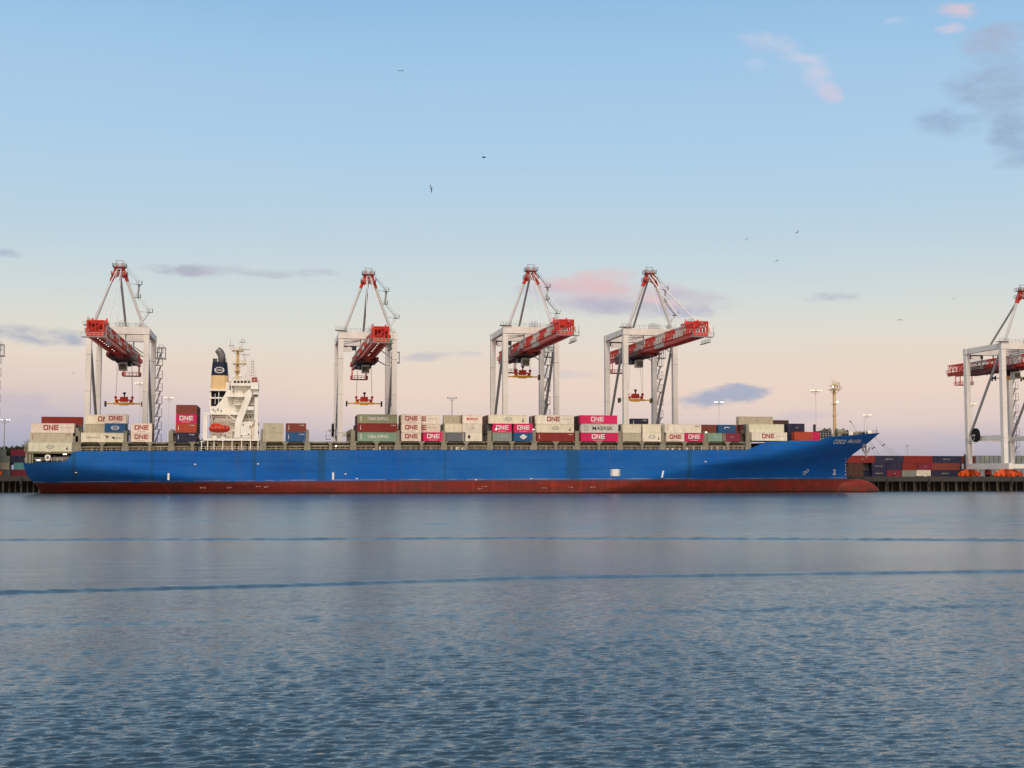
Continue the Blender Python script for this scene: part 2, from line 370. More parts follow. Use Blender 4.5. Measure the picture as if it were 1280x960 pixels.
    # beyond the reach of the modelled wavelets their slopes are carried by the roughness
    sp = N.new('ShaderNodeSeparateXYZ'); L.new(t.outputs['Object'], sp.inputs[0]); ro = N.new('ShaderNodeMapRange'); L.new(sp.outputs[1], ro.inputs[0])
    ro.inputs[1].default_value = 35; ro.inputs[2].default_value = 140; ro.inputs[3].default_value = .05; ro.inputs[4].default_value = .25
    r2 = N.new('ShaderNodeMath'); r2.operation = 'MULTIPLY_ADD'; L.new(big, r2.inputs[0]); r2.inputs[1].default_value = .10; L.new(ro.outputs[0], r2.inputs[2])
    r3 = N.new('ShaderNodeMath'); r3.operation = 'SUBTRACT'; L.new(r2.outputs[0], r3.inputs[0]); r3.inputs[1].default_value = .05; L.new(r3.outputs[0], b.inputs['Roughness'])
    io = N.new('ShaderNodeMapRange'); L.new(sp.outputs[1], io.inputs[0]); io.inputs[1].default_value = 30; io.inputs[2].default_value = 130; io.inputs[3].default_value = 1.75; io.inputs[4].default_value = 2.7; L.new(io.outputs[0], b.inputs['IOR'])
    me.materials.append(m)
    o = link('water', me); tag(o, 'grey-blue rippled harbour water with two dark wake lines', None, None, 'structure')
    w = MB(); w.v = [(-9000, -9000, -.35), (9000, -9000, -.35), (9000, 436, -.35), (-9000, 436, -.35)]; w.f = [(0, 1, 2, 3)]; w.m = [0]
    o = w.build('water', m); tag(o, 'open harbour water reaching to the horizon', None, None, 'structure')
water()

# ------------------------------------------------------------------ quay
QZ, QY = 5.0, 431.0
q = MB(); q.box(-900, 1500, QY+.4, QY+60, 3.7, QZ-.02); o = q.build('quay', M_conc); tag(o, 'dark concrete container quay on piles behind the ship', None, None, 'structure'); quay = o
b_ = MB(); b_.box(-900, 1500, QY, QY+.4, 3.55, QZ+.05); b_.box(-900, 1500, QY, QY+.35, QZ+.05, QZ+.3); b_.build('cap_beam', M_conc, quay)
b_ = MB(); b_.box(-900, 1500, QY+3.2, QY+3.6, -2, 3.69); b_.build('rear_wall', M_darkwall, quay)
pm = MB(); pm.tube((0, 0, -2), (0, 0, 3.54), .27, 10); pm.box(-.4, .4, -.4, .4, 3.2, 3.55)
pme = pm.mesh('pile'); pme.materials.append(M_pile)
X = -150
while X < 420:
    link('pile', pme, quay, (X, QY+.75, 0))
    if X < -60 or X > 180: link('pile', pme, quay, (X+1.6, QY+2.4, 0)); link('pile', pme, quay, (X+3.4, QY+2.6, 0))
    X += 5.5
fm = MB(); fm.box(-.4, .4, -.35, 0, 2.6, 4.6); fm.box(-.28, .28, -.42, -.35, 2.8, 4.4); fme = fm.mesh('fender'); fme.materials.append(M_dark)
for i in range(-8, 24): link('fender', fme, quay, (i*16.5+4, QY, 0))
for i in range(12):
    bo = MB(); bo.tube((0, 0, 0), (0, 0, .5), .28, 10); bo.tube((0, 0, .5), (0, 0, .7), .45, 10)
    o = bo.build('bollard', M_dark, None, (205+i*16.5, QY+1.1, QZ)); 
    k = ['first', 'second', 'third', 'fourth', 'fifth', 'sixth', 'seventh', 'eighth', 'ninth', 'tenth', 'eleventh', 'twelfth'][i]
    tag(o, 'black mooring bollard on the quay edge, %s to the right of the bow' % k, 'bollard', 'bollards along the quay edge')
g = MB(); g.v = [(-9000, QY+60, QZ-.03), (9000, QY+60, QZ-.03), (9000, 9000, QZ-.03), (-9000, 9000, QZ-.03)]; g.f = [(0, 1, 2, 3)]; g.m = [0]
tag(g.build('ground', M_apron), 'flat paved container terminal ground', None, None, 'structure')
rl = MB()
for yy in (436, 461): rl.box(-900, 1500, yy-.08, yy+.08, QZ-.015, QZ+.12)
rl.build('crane_rail', M_dark, quay)

# ------------------------------------------------------------------ ship
SY, CY = 398.0, 414.0
def lerp(x, tab):
    if x <= tab[0][0]: return tab[0][1]
    for (a, b), (c, d) in zip(tab[:-1], tab[1:]):
        if x <= c: return b+(d-b)*(x-a)/(c-a)
    return tab[-1][1]
def ss(t): t = min(1, max(0, t)); return t*t*(3-2*t)
XD = atx(91, SY)
def zdeck(X): return lerp(X, [(XD, atz(91, 563.9, SY)), (atx(500, SY), atz(500, 562.2, SY)), (atx(935, SY), atz(935, 562.2, SY))])
ZT = [(atx(p, Y, y), atz(p, y, Y)) for p, y, Y in ((30, 577.6, 399), (78, 577.2, SY), (85, 575, SY), (88.6, 571, SY), (90.3, 566, SY), (91.2, 563.9, SY), (500, 562.2, SY), (935, 562.2, SY),
      (940, 561, SY), (948, 556.5, SY), (957, 552, SY), (1020, 551, SY+2), (1026, 550.5, SY+3), (1030, 546, SY+3), (1046, 545.2, SY+6), (1100, 541, CY))]
def ztop(X): return lerp(X, ZT)
XSTEM = sorted([(atz(p, y, CY), atx(p, CY, y)) for p, y in ((1061, 625), (1060, 612), (1059, 600), (1057.5, 590), (1057.5, 581), (1060, 574), (1066, 568), (1080, 558), (1100, 541))])
XAFT = sorted([(atz(p, y, 401), atx(p, 401, y)) for p, y in ((50, 628), (44, 619), (40, 610), (35, 602), (32.5, 597), (30.5, 588), (30, 577))])
XT = sorted([(atz(p, y, SY), atx(p, SY, y)) for p, y in ((700, 622), (770, 610), (815, 597), (850, 584), (900, 576), (945, 566), (985, 556), (1010, 545))])
def hb(X, z):
    xs, xa, xt = lerp(z, XSTEM), lerp(z, XAFT), lerp(z, XT)
    b = 16.0
    if X > xt:
        t = (xs-X)/(xs-xt); p = 1.22+1.35*ss((z-4)/11)
        b *= 1-(1-max(0, t))**(p*1.0) if t < 1 else 1
    s0 = lerp(z, [(-2, .06), (1, .14), (3.5, .36), (6, .70), (9.5, .93)]); La = lerp(z, [(-2, 110), (1, 95), (3, 76), (5, 54), (7, 32), (9.5, 15), (13, 10)])
    t = (X-xa)/La
    if t < 1: b = min(b, 16*(s0+(1-s0)*(1-(1-max(0, t))**2.0)))
    return b
ship = empty('container_ship', (atx(500, CY), CY, 0), 'long blue container ship with red boot topping moored along the quay', 'ship')
SO = Vector(ship.location)
def sbuild(mb, name, mats, parent=None, smooth=False):
    """parts of the ship are modelled in place; shift them to the ship's own origin"""
    mb.v = [(x-SO.x, y-SO.y, z-SO.z) for x, y, z in mb.v]
    return mb.build(name, mats, parent or ship, None, smooth)

def hull_mat():
    m = bpy.data.materials.new('hull paint'); m.use_nodes = True; N = m.node_tree.nodes; L = m.node_tree.links
    b = N['Principled BSDF']; b.inputs['Specular IOR Level'].default_value = .14
    t = N.new('ShaderNodeTexCoord'); sp = N.new('ShaderNodeSeparateXYZ'); L.new(t.outputs['Object'], sp.inputs[0])
    def mth(op, a, b_, c=None, cl=False):
        n = N.new('ShaderNodeMath'); n.operation = op; n.use_clamp = cl
        for i, v in enumerate((a, b_, c)):
            if v is None: continue
            if isinstance(v, (int, float)): n.inputs[i].default_value = v
            else: L.new(v, n.inputs[i])
        return n.outputs[0]
    def noise(sc, st, det=5, ro=.6):
        mp = N.new('ShaderNodeMapping'); mp.inputs['Scale'].default_value = st; L.new(t.outputs['Object'], mp.inputs[0])
        q = N.new('ShaderNodeTexNoise'); q.inputs['Scale'].default_value = sc; q.inputs['Detail'].default_value = det; q.inputs['Roughness'].default_value = ro; L.new(mp.outputs[0], q.inputs[0]); return q.outputs[0]
    def ramp_(f, p0, p1, c0, c1):
        r = N.new('ShaderNodeValToRGB'); r.color_ramp.elements[0].position = p0; r.color_ramp.elements[1].position = p1; r.color_ramp.elements[0].color = (*c0, 1); r.color_ramp.elements[1].color = (*c1, 1); L.new(f, r.inputs[0]); return r.outputs[0]
    def mixc(f, a, c):
        x = N.new('ShaderNodeMixRGB'); L.new(f, x.inputs[0])
        for i, v in ((1, a), (2, c)):
            if isinstance(v, tuple): x.inputs[i].default_value = (*v, 1)
            else: L.new(v, x.inputs[i])
        return x.outputs[0]
    X0 = sp.outputs[0]
    ha = mth('SUBTRACT', sp.outputs[2], mth('MINIMUM', mth('MULTIPLY', X0, .008), mth('MULTIPLY', X0, .0035)))      # height above keel line, ship trimmed by the stern
    n_big = noise(.12, (.35, 1, 1)); n_str = noise(.9, (1, 1, .07)); n_fine = noise(2.5, (.3, 1, 1))
    blue = ramp_(n_big, .35, .7, (.004, .105, .40), (.006, .080, .31))
    st = mth('MULTIPLY', mth('SUBTRACT', n_str, .56), 4.0, None, True)
    blue = mixc(mth('MULTIPLY', st, .55), blue, (.03, .09, .15))
    runs = noise(2.6, (1, 1, .03), 3, .5); top = mth('DIVIDE', mth('SUBTRACT', ha, 7.0), 6.0, None, True)
    blue = mixc(mth('MULTIPLY', mth('MULTIPLY', mth('SUBTRACT', runs, .60), 7.0, None, True), mth('MULTIPLY', top, .75)), blue, (.10, .075, .06))
    # long horizontal plate scuffs
    hs = noise(.8, (.05, 1, 1.6)); blue = mixc(mth('MULTIPLY', mth('SUBTRACT', hs, .54), 4.5, None, True), blue, (.004, .062, .22)); fade = noise(.06, (.6, 1, 1), 4); blue = mixc(mth('MULTIPLY', mth('SUBTRACT', fade, .46), 3.0, None, True), blue, (.022, .135, .36))
    # weathered welds where blocks join: darker green-grey vertical patches
    for px, w in ((318, .8), (402, 1.6), (716, 3.0), (862, .8), (92, .8), (556, .3), (190, .4)):
        d = mth('ABSOLUTE', mth('SUBTRACT', X0, atx(px, SY)-SO.x), None)
        f = mth('SUBTRACT', 1.0, mth('DIVIDE', d, w), None, True)
        f = mth('MULTIPLY', mth('MULTIPLY', f, 2.0, None, True), mth('ADD', n_fine, .1), None, True)
        blue = mixc(mth('MULTIPLY', f, .95), blue, (.014, .065, .115))
    # horizontal weld seams
    for hz in (7.6, 10.3):
        f = mth('LESS_THAN', mth('ABSOLUTE', mth('SUBTRACT', ha, hz), None), .07)
        blue = mixc(mth('MULTIPLY', f, mth('MULTIPLY', mth('SUBTRACT', n_big, .38), 5, None, True)), blue, (.005, .06, .2))
    red = ramp_(noise(.5, (.25, 1, 1)), .35, .7, (.21, .022, .014), (.105, .022, .018))
    red = mixc(mth('MULTIPLY', mth('SUBTRACT', n_str, .52), 3.0, None, True), red, (.28, .045, .03))
    blot = noise(.22, (.5, 1, 1.4), 6, .7); red = mixc(mth('MULTIPLY', mth('SUBTRACT', blot, .50), 4.5, None, True), red, (.085, .032, .026))
    lowf = mth('SUBTRACT', 1.0, mth('DIVIDE', ha, 2.2), None, True); red = mixc(mth('MULTIPLY', lowf, mth('MULTIPLY', mth('SUBTRACT', noise(1.2, (.6, 1, .5)), .35), 3, None, True)), red, (.05, .03, .018))
    # scum and weed towards the waterline mark, a grey-brown line under the paint edge
    f = mth('SUBTRACT', 1.0, mth('DIVIDE', mth('ABSOLUTE', mth('SUBTRACT', ha, 3.75), None), .35), None, True)
    red = mixc(mth('MULTIPLY', f, .8), red, (.075, .05, .05))
    wet = mth('LESS_THAN', mth('ADD', sp.outputs[2], mth('MULTIPLY', mth('SUBTRACT', n_fine, .5), .9)), .38); red = mixc(wet, red, (.03, .008, .008))
    edge = mth('GREATER_THAN', mth('ADD', ha, mth('MULTIPLY', mth('SUBTRACT', n_fine, .5), .12)), 4.05)
    line = mth('LESS_THAN', mth('ABSOLUTE', mth('SUBTRACT', ha, 4.35), None), .10)
    blue = mixc(mth('MULTIPLY', line, mth('MULTIPLY', mth('SUBTRACT', noise(.3, (.4, 1, 1)), .42), 6, None, True)), blue, (.30, .24, .26))
    L.new(mixc(edge, red, blue), b.inputs['Base Color'])
    rr = N.new('ShaderNodeMapRange'); L.new(n_big, rr.inputs[0]); rr.inputs[3].default_value = .38; rr.inputs[4].default_value = .55; L.new(rr.outputs[0], b.inputs['Roughness'])
    bp = N.new('ShaderNodeBump'); bp.inputs['Strength'].default_value = .25; bp.inputs['Distance'].default_value = .15; L.new(noise(.35, (1, 1, .6), 3), bp.inputs['Height']); L.new(bp.outputs[0], b.inputs['Normal'])
    return m
M_hull = hull_mat()

def build_hull():
    NU, NZ = 230, 38; zs = [-2.5+24.0*(k/(NZ-1)) for k in range(NZ)]
    us = [i/(NU-1) for i in range(NU)]
    us = [u+.0 for u in us]
    G = {}
    mb = MB()
    for side in (-1, 1):
        for k, z in enumerate(zs):
            xa, xs = lerp(z, XAFT), lerp(z, XSTEM)
            for i, u in enumerate(us):
                X = xa+u*(xs-xa); zc = z
                for _ in range(4):
                    zc = min(z, ztop(X)); a2, s2 = lerp(zc, XAFT), lerp(zc, XSTEM); X = a2+u*(s2-a2)
                G[side, k, i] = len(mb.v); mb.v.append((X, CY+side*hb(X, zc), zc))
    for side in (-1, 1):
        for k in range(NZ-1):
            for i in range(NU-1):
                f = (G[side, k, i], G[side, k, i+1], G[side, k+1, i+1], G[side, k+1, i])
                mb.f.append(f if side < 0 else f[::-1]); mb.m.append(0)
    for k in range(NZ-1):
        mb.f.append((G[-1, k, 0], G[-1, k+1, 0], G[1, k+1, 0], G[1, k, 0])); mb.m.append(0)
    mb.v = [(x-SO.x, y-SO.y, z) for x, y, z in mb.v]
    bm = bmesh.new()
    vs = [bm.verts.new(v) for v in mb.v]
    for f in mb.f:
        try: bm.faces.new([vs[i] for i in f])
        except ValueError: pass
    bmesh.ops.remove_doubles(bm, verts=bm.verts, dist=.003)
    bmesh.ops.dissolve_degenerate(bm, edges=bm.edges, dist=.002)
    for f in bm.faces: f.smooth = True
    me = bpy.data.meshes.new('hull'); bm.to_mesh(me); bm.free(); me.materials.append(M_hull)
    me.set_sharp_from_angle(angle=R(40))
    link('hull', me, ship)
    # main deck, a little below the top edge of the plating
    d = MB(); xs = [ZT[0][0]+.6+i*(atx(1094, CY)-ZT[0][0]-.6)/150 for i in range(151)]
    for X in xs:
        z = ztop(X)-.35; h = max(.05, hb(X, z)-.15); d.v += [(X, CY-h, z), (X, CY+h, z)]
    for i in range(150): d.f.append((2*i, 2*i+2, 2*i+3, 2*i+1)); d.m.append(0)
    sbuild(d, 'deck', M_olivedk)
    # bulbous bow
    bm = bmesh.new(); bmesh.ops.create_uvsphere(bm, u_segments=28, v_segments=16, radius=1)
    x0, x1 = atx(1038, CY), atx(1099, CY)
    for v in bm.verts:
        p = v.co.copy(); v.co = Vector(((x0+x1)/2+p.x*(x1-x0)/2-SO.x, p.y*2.3*(1-.2*max(0, p.x))*(1 if p.x > 0 else 1-.5*p.x*p.x), -.3+p.z*4.9*(1-.12*max(0, p.x))))
    for f in bm.faces: f.smooth = True
    me = bpy.data.meshes.new('bulb'); bm.to_mesh(me); bm.free(); me.materials.append(M_hull); link('bulbous_bow', me, ship)
build_hull()

# text and logos -----------------------------------------------------
TXT = {}
def text_mesh(s, h, m, bold=0.0, shear=0, width=None):
    k = (s, round(h, 3), m.name, bold, shear, width)
    if k in TXT: return TXT[k]
    cu = bpy.data.curves.new('text', 'FONT'); cu.body = s; cu.size = h/.70; cu.align_x = 'CENTER'; cu.offset = bold*h; cu.shear = shear; cu.fill_mode = 'FRONT'; cu.resolution_u = 3
    ob = bpy.data.objects.new('text', cu); COL.objects.link(ob); bpy.context.view_layer.update()
    me = bpy.data.meshes.new_from_object(ob.evaluated_get(bpy.context.evaluated_depsgraph_get()))
    bpy.data.objects.remove(ob)
    co = np.zeros(len(me.vertices)*3); me.vertices.foreach_get('co', co); co = co.reshape(-1, 3)
    if width: co[:, 0] *= width/max(.01, (co[:, 0].max()-co[:, 0].min()))
    co = np.stack([co[:, 0], np.zeros(len(co)), co[:, 1]-h/2], -1)
    me.vertices.foreach_set('co', co.ravel()); me.update(); me.materials.clear(); me.materials.append(m); me.name = 'lettering'
    TXT[k] = me; return me
def one_mesh(h, m):
    k = ('ONE*', round(h, 3), m.name)
    if k in TXT: return TXT[k]
    mb = MB(); w = h*.86; t = h*.19; g = h*.16; x = -(3*w+2*g)/2; y0, y1 = -.012, 0
    B = lambda a, b, c, d: mb.box(a, b, y0, y1, c, d)
    B(x, x+t, -h/2, h/2); B(x+w-t, x+w, -h/2, h/2-t*1.4); B(x+t, x+w-t, -h/2, -h/2+t); B(x+t, x+w, h/2-t, h/2)
    x += w+g; B(x, x+t, -h/2, h/2); B(x+w-t, x+w, -h/2, h/2)
    mb.prism([(x+t, h/2), (x+t, h/2-t*1.5), (x+w-t, -h/2), (x+w-t, -h/2+t*1.5)], y0, y1)
    x += w+g; B(x, x+t, -h/2, h/2)
    for z in (-h/2, -t/2, h/2-t): B(x+t, x+w, z, z+t)
    me = mb.mesh('lettering'); me.materials.append(m); TXT[k] = me; return me
def oval_mesh(w, h, m, m2):
    mb = MB(); n = 24
    for r0, r1, mi in ((.80, 1.0, 0),):
        for i in range(n):
            a, b = 2*math.pi*i/n, 2*math.pi*(i+1)/n; k = len(mb.v)
            mb.v += [(w/2*r0*math.cos(a), 0, h/2*r0*math.sin(a)), (w/2*r1*math.cos(a), 0, h/2*r1*math.sin(a)), (w/2*r1*math.cos(b), 0, h/2*r1*math.sin(b)), (w/2*r0*math.cos(b), 0, h/2*r0*math.sin(b))]
            mb.f.append((k, k+1, k+2, k+3)); mb.m.append(mi)
    me = mb.mesh('logo'); me.materials.append(m); return me
def strokes(n, h, w, m, seed=0):
    """a run of lettering too small to read in the photograph"""
    k = ('str', n, h, w, m.name, seed)
    if k in TXT: return TXT[k]
    rg = random.Random(seed+n*7); mb = MB(); p = w/n
    for i in range(n):
        x = -w/2+i*p; a = rg.choice((0, 1, 2)); t = p*.24
        mb.box(x, x+t, -.01, 0, -h/2, h/2)
        if a: mb.box(x+t, x+p*.75, -.01, 0, h/2-t, h/2)
        if a == 2: mb.box(x+t, x+p*.75, -.01, 0, -t/2, t/2)
        if a != 1: mb.box(x+p*.52, x+p*.75, -.01, 0, -h/2, h/2-t)
    me = mb.mesh('lettering'); me.materials.append(m); TXT[k] = me; return me

# ------------------------------------------------------------------ shipping containers
CH = 2.77
CMESH = {}
def cont_mesh(L, H=CH, W=2.44, ribs=True):
    k = (L, H, ribs)
    if k in CMESH: return CMESH[k]
    mb = MB(); e = .16; d = .045
    # frame: corner posts, rails
    for x in (0, L-e):
        for y in (0, W-e): mb.box(x, x+e, y, y+e, 0, H)
    for z in (0, H-.13):
        for y in (0, W-.10): mb.box(e, L-e, y, y+.10, z, z+.13)
        for x in (0, L-.10): mb.box(x, x+.10, e, W-e, z, z+.13)
    # corrugated long sides
    def corr(yf, sgn):
        p = .55 if L > 8 else .46; n = int((L-2*e)/p); p = (L-2*e)/n; k0 = len(mb.v)
        xs = []
        for i in range(n):
            x = e+i*p; xs += [(x, 1), (x+p*.36, 1), (x+p*.5, 0), (x+p*.86, 0)]
        xs.append((L-e, 1))
        for x, o in xs:
            y = yf+sgn*(.07 if not o else .02); mb.v += [(x, y, .13), (x, y, H-.13)]
        for i in range(len(xs)-1):
            a = k0+2*i; f = (a, a+2, a+3, a+1); mb.f.append(f if sgn > 0 else f[::-1]); mb.m.append(0)
    corr(0, 1); corr(W, -1)
    mb.box(.04, L-.04, .05, W-.05, H-.07, H-.03); mb.box(.04, L-.04, .05, W-.05, .06, .10)
    # front wall (right end) corrugated, door end kept as recessed panel
    for i in range(7):
        y = e+i*(W-2*e)/7; mb.box(L-.08, L-.05, y+.02, y+.19, .13, H-.13)
    mb.box(L-.10, L-.08, e, W-e, .13, H-.13); mb.box(.07, .09, e, W-e, .13, H-.13)
    me = mb.mesh('container'); me.materials.append(None); CMESH[k] = me; return me
DM = {}
def door_mesh(H):
    if H in DM: return DM[H]
    mb = MB(); mb.box(0, .05, 0, 1.03, 0, H-.30)
    for z in (.35, .95, 1.55): mb.box(-.015, 0, .06, .97, z, z+.22)
    for y in (.25, .78): mb.bar((-.04, y, .03), (-.04, y, H-.33), .05, .05)
    me = mb.mesh('door'); me.materials.append(None); DM[H] = me; return me
PAL = {
 'cream': ((.72, .66, .50), 'cream'), 'white': ((.74, .68, .56), 'cream white'), 'pinkwhite': ((.78, .66, .55), 'off-white'), 'beige': ((.47, .42, .31), 'beige'), 'palegreen': ((.60, .585, .44), 'pale greenish cream'),
 'darkred': ((.22, .02, .018), 'dark red'), 'brown': ((.19, .045, .032), 'red-brown'), 'magenta': ((.62, .015, .11), 'magenta'), 'green': ((.20, .32, .22), 'sage green'), 'olive': ((.26, .27, .16), 'olive green'),
 'blue': ((.012, .09, .22), 'blue'), 'navy': ((.015, .022, .06), 'navy'), 'grey': ((.13, .14, .15), 'grey'), 'orangered': ((.40, .06, .03), 'orange-red'), 'teal': ((.10, .36, .34), 'teal'), 'lightgrey': ((.62, .60, .54), 'light grey'), 'greygreen': ((.22, .25, .21), 'grey-green'), 'dkbrown': ((.075, .035, .028), 'dark brown'), 'wine': ((.20, .02, .045), 'wine red'),
 'slate': ((.20, .235, .25), 'slate grey')}
def cmat(c): return mat('container '+c, PAL[c][0], .48, dirt=.52, dirtcol=tuple(a*.45+b*.35 for a, b in zip(PAL[c][0], (.2, .12, .07))), scale=1.1, rnd=.10)
CONTS = []
def put_mark(o, mark, L, H, col):
    def ch(me, x, z, name='lettering', y=-.015): c = link(name, me, o, (x, y, z)); return c
    m = M_letterw if col in ('magenta', 'navy', 'blue', 'green', 'olive', 'darkred', 'brown', 'grey', 'orangered', 'wine') else M_letterm
    big = L > 8
    if mark == 'ONE':
        x = L*.46 if big else L*.5
        ch(one_mesh(1.45 if big else 1.35, m), x, H*.56)
        t = strokes(14, .16, 3.1 if big else 2.6, M_letterg if m is M_letterm else m, 3)
        ch(t, x if (m is M_letterw or not big) else x+4.2, .36 if (m is M_letterw or not big) else H*.56)
    elif mark == 'oval':
        mm = M_letterg if m is M_letterm else M_letterw
        ch(TXT.setdefault(('ov', mm.name, big), oval_mesh(2.3, 1.25, mm, None)), L*.5, H*.52, 'logo'); ch(text_mesh('COSCO', .42, mm, .01, width=1.75), L*.5, H*.52)
        if m is M_letterm:
            k = MB(); k.box(-.22, .22, -.01, 0, -.28, .2); me = k.mesh('hazard_mark'); me.materials.append(M_letterk); ch(me, L-1.35 if big else L-.75, H*.32, 'hazard_mark'); ch(me, L-1.3 if big else L-.7, H*.32+.62, 'hazard_mark').scale = (.5, 1, .6)
    elif mark == 'diamond':
        k = MB(); k.prism([(-1.25, 0), (0, -.85), (1.25, 0), (0, .85)], -.01, 0); me = k.mesh('logo'); me.materials.append(M_letterw); ch(me, L*.5, H*.5, 'logo'); ch(text_mesh('COSCO', .38, cmat('blue'), .01, width=1.5), L*.5, H*.5, y=-.03)
    elif mark == 'china': ch(text_mesh('CHINA SHIPPING', 1.0, m, .006, width=6.4), L*.51, H*.52); k = MB(); k.box(-.1, .1, -.01, 0, -.85, .85); me = k.mesh('stripe'); me.materials.append(m); ch(me, .95, H*.5, 'stripe')
    elif mark == 'maersk':
        ch(text_mesh('MAERSK', 1.15, M_letterk, .006, width=6.7), L*.575, H*.52)
        k = MB(); s = .85
        for a, b, c, d in ((-s, s, s-.2, s), (-s, s, -s, -s+.2), (-s, -s+.2, -s+.2, s-.2), (s-.2, s, -s+.2, s-.2)): k.box(a, b, -.01, 0, c, d)
        n = 7; pts = []
        for i in range(14):
            t = math.pi/2+i*math.pi/7; r = .55 if i % 2 == 0 else .22; pts.append((r*math.cos(t), r*math.sin(t)))
        k.prism(pts, -.012, 0); me = k.mesh('logo'); me.materials.append(M_letterg); ch(me, 1.75, H*.53, 'logo')
    elif mark == 'star':
        ch(strokes(12, .5, 4.0, MATS['lettering grey'], 5), L*.30, H*.5); k = MB(); k.prism([(-.75, .5), (0, .12), (-.2, -.75), (.35, .0), (.95, -.05), (.3, .35)], -.01, 0); k.prism([(1.5, -.1), (1.9, -.5), (2.5, -.3), (2.0, .15)], -.01, 0)
        me = k.mesh('logo'); me.materials.append(M_letterk); ch(me, L*.60, H*.55, 'logo'); ch(strokes(7, .6, 2.2, MATS['lettering grey'], 6), L*.85, H*.45)
    elif mark == 'redtext':
        ch(strokes(7, .55, 2.9, M_letterr, 2), L*.55, H*.52); k = MB(); k.box(-.3, .3, -.01, 0, -.3, .3); me = k.mesh('logo'); me.materials.append(M_letterr); ch(me, L*.24, H*.52, 'logo')
    elif mark == 'small': ch(strokes(3, .45, .9, M_letterg, 4), L*.55, H*.5)
    elif mark == 'dot': k = MB(); k.tube((0, 0, 0), (0, -.02, 0), .42, 12); k.box(-.12, .12, -.02, 0, -.7, .7); me = k.mesh('logo'); me.materials.append(M_letterk); ch(me, L*.32, H*.5, 'logo')
    elif mark == 'swoosh':
        k = MB()
        for i in range(9):
            t = .5+i*.3; a = (1.0*math.cos(t), .55*math.sin(t)); b = (1.0*math.cos(t+.3), .55*math.sin(t+.3)); k.bar((a[0], 0, a[1]), (b[0], 0, b[1]), .03, .16+.02*i)
        me = k.mesh('logo'); me.materials.append(M_letterw); ch(me, L*.5, H*.5, 'logo')
    elif mark == 'codes':
        ch(strokes(6, .28, 1.5, m, 8), L-1.3, H*.78)
        k = MB(); k.box(-.08, .08, -.01, 0, -.75, .1); k.box(-.08, .08, -.01, 0, .3, .6); me = k.mesh('stripe'); me.materials.append(m); ch(me, .8, H*.55, 'stripe')
    elif mark == 'leaftext': ch(strokes(8, .6, 3.2, M_lightblue, 9), L*.5, H*.52)
    elif mark == 'centre': ch(strokes(9, .42, 3.2, M_letterg, 11), L*.5, H*.52)
def container(X, Y, Z, L, col, mark, label, group, H=CH, rot=0, doors=True):
    o = link('shipping_container', cont_mesh(L, H), None, (X, Y, Z)); o.rotation_euler = (0, 0, rot)
    o.material_slots[0].link = 'OBJECT'; o.material_slots[0].material = cmat(col)
    tag(o, label, 'container', group)
    if doors:
        for y in (.18, 1.24):
            d = link('door', door_mesh(H), o, (.0, y, .15)); d.material_slots[0].link = 'OBJECT'; d.material_slots[0].material = cmat(col)
    if mark: put_mark(o, mark, L, H, col)
    CONTS.append(o); return o
F40, F20 = 12.19, 6.06
YF = SY+.15
def zb(X): return zdeck(X)+2.72
TN = ['bottom', 'second', 'third', 'fourth', 'top']
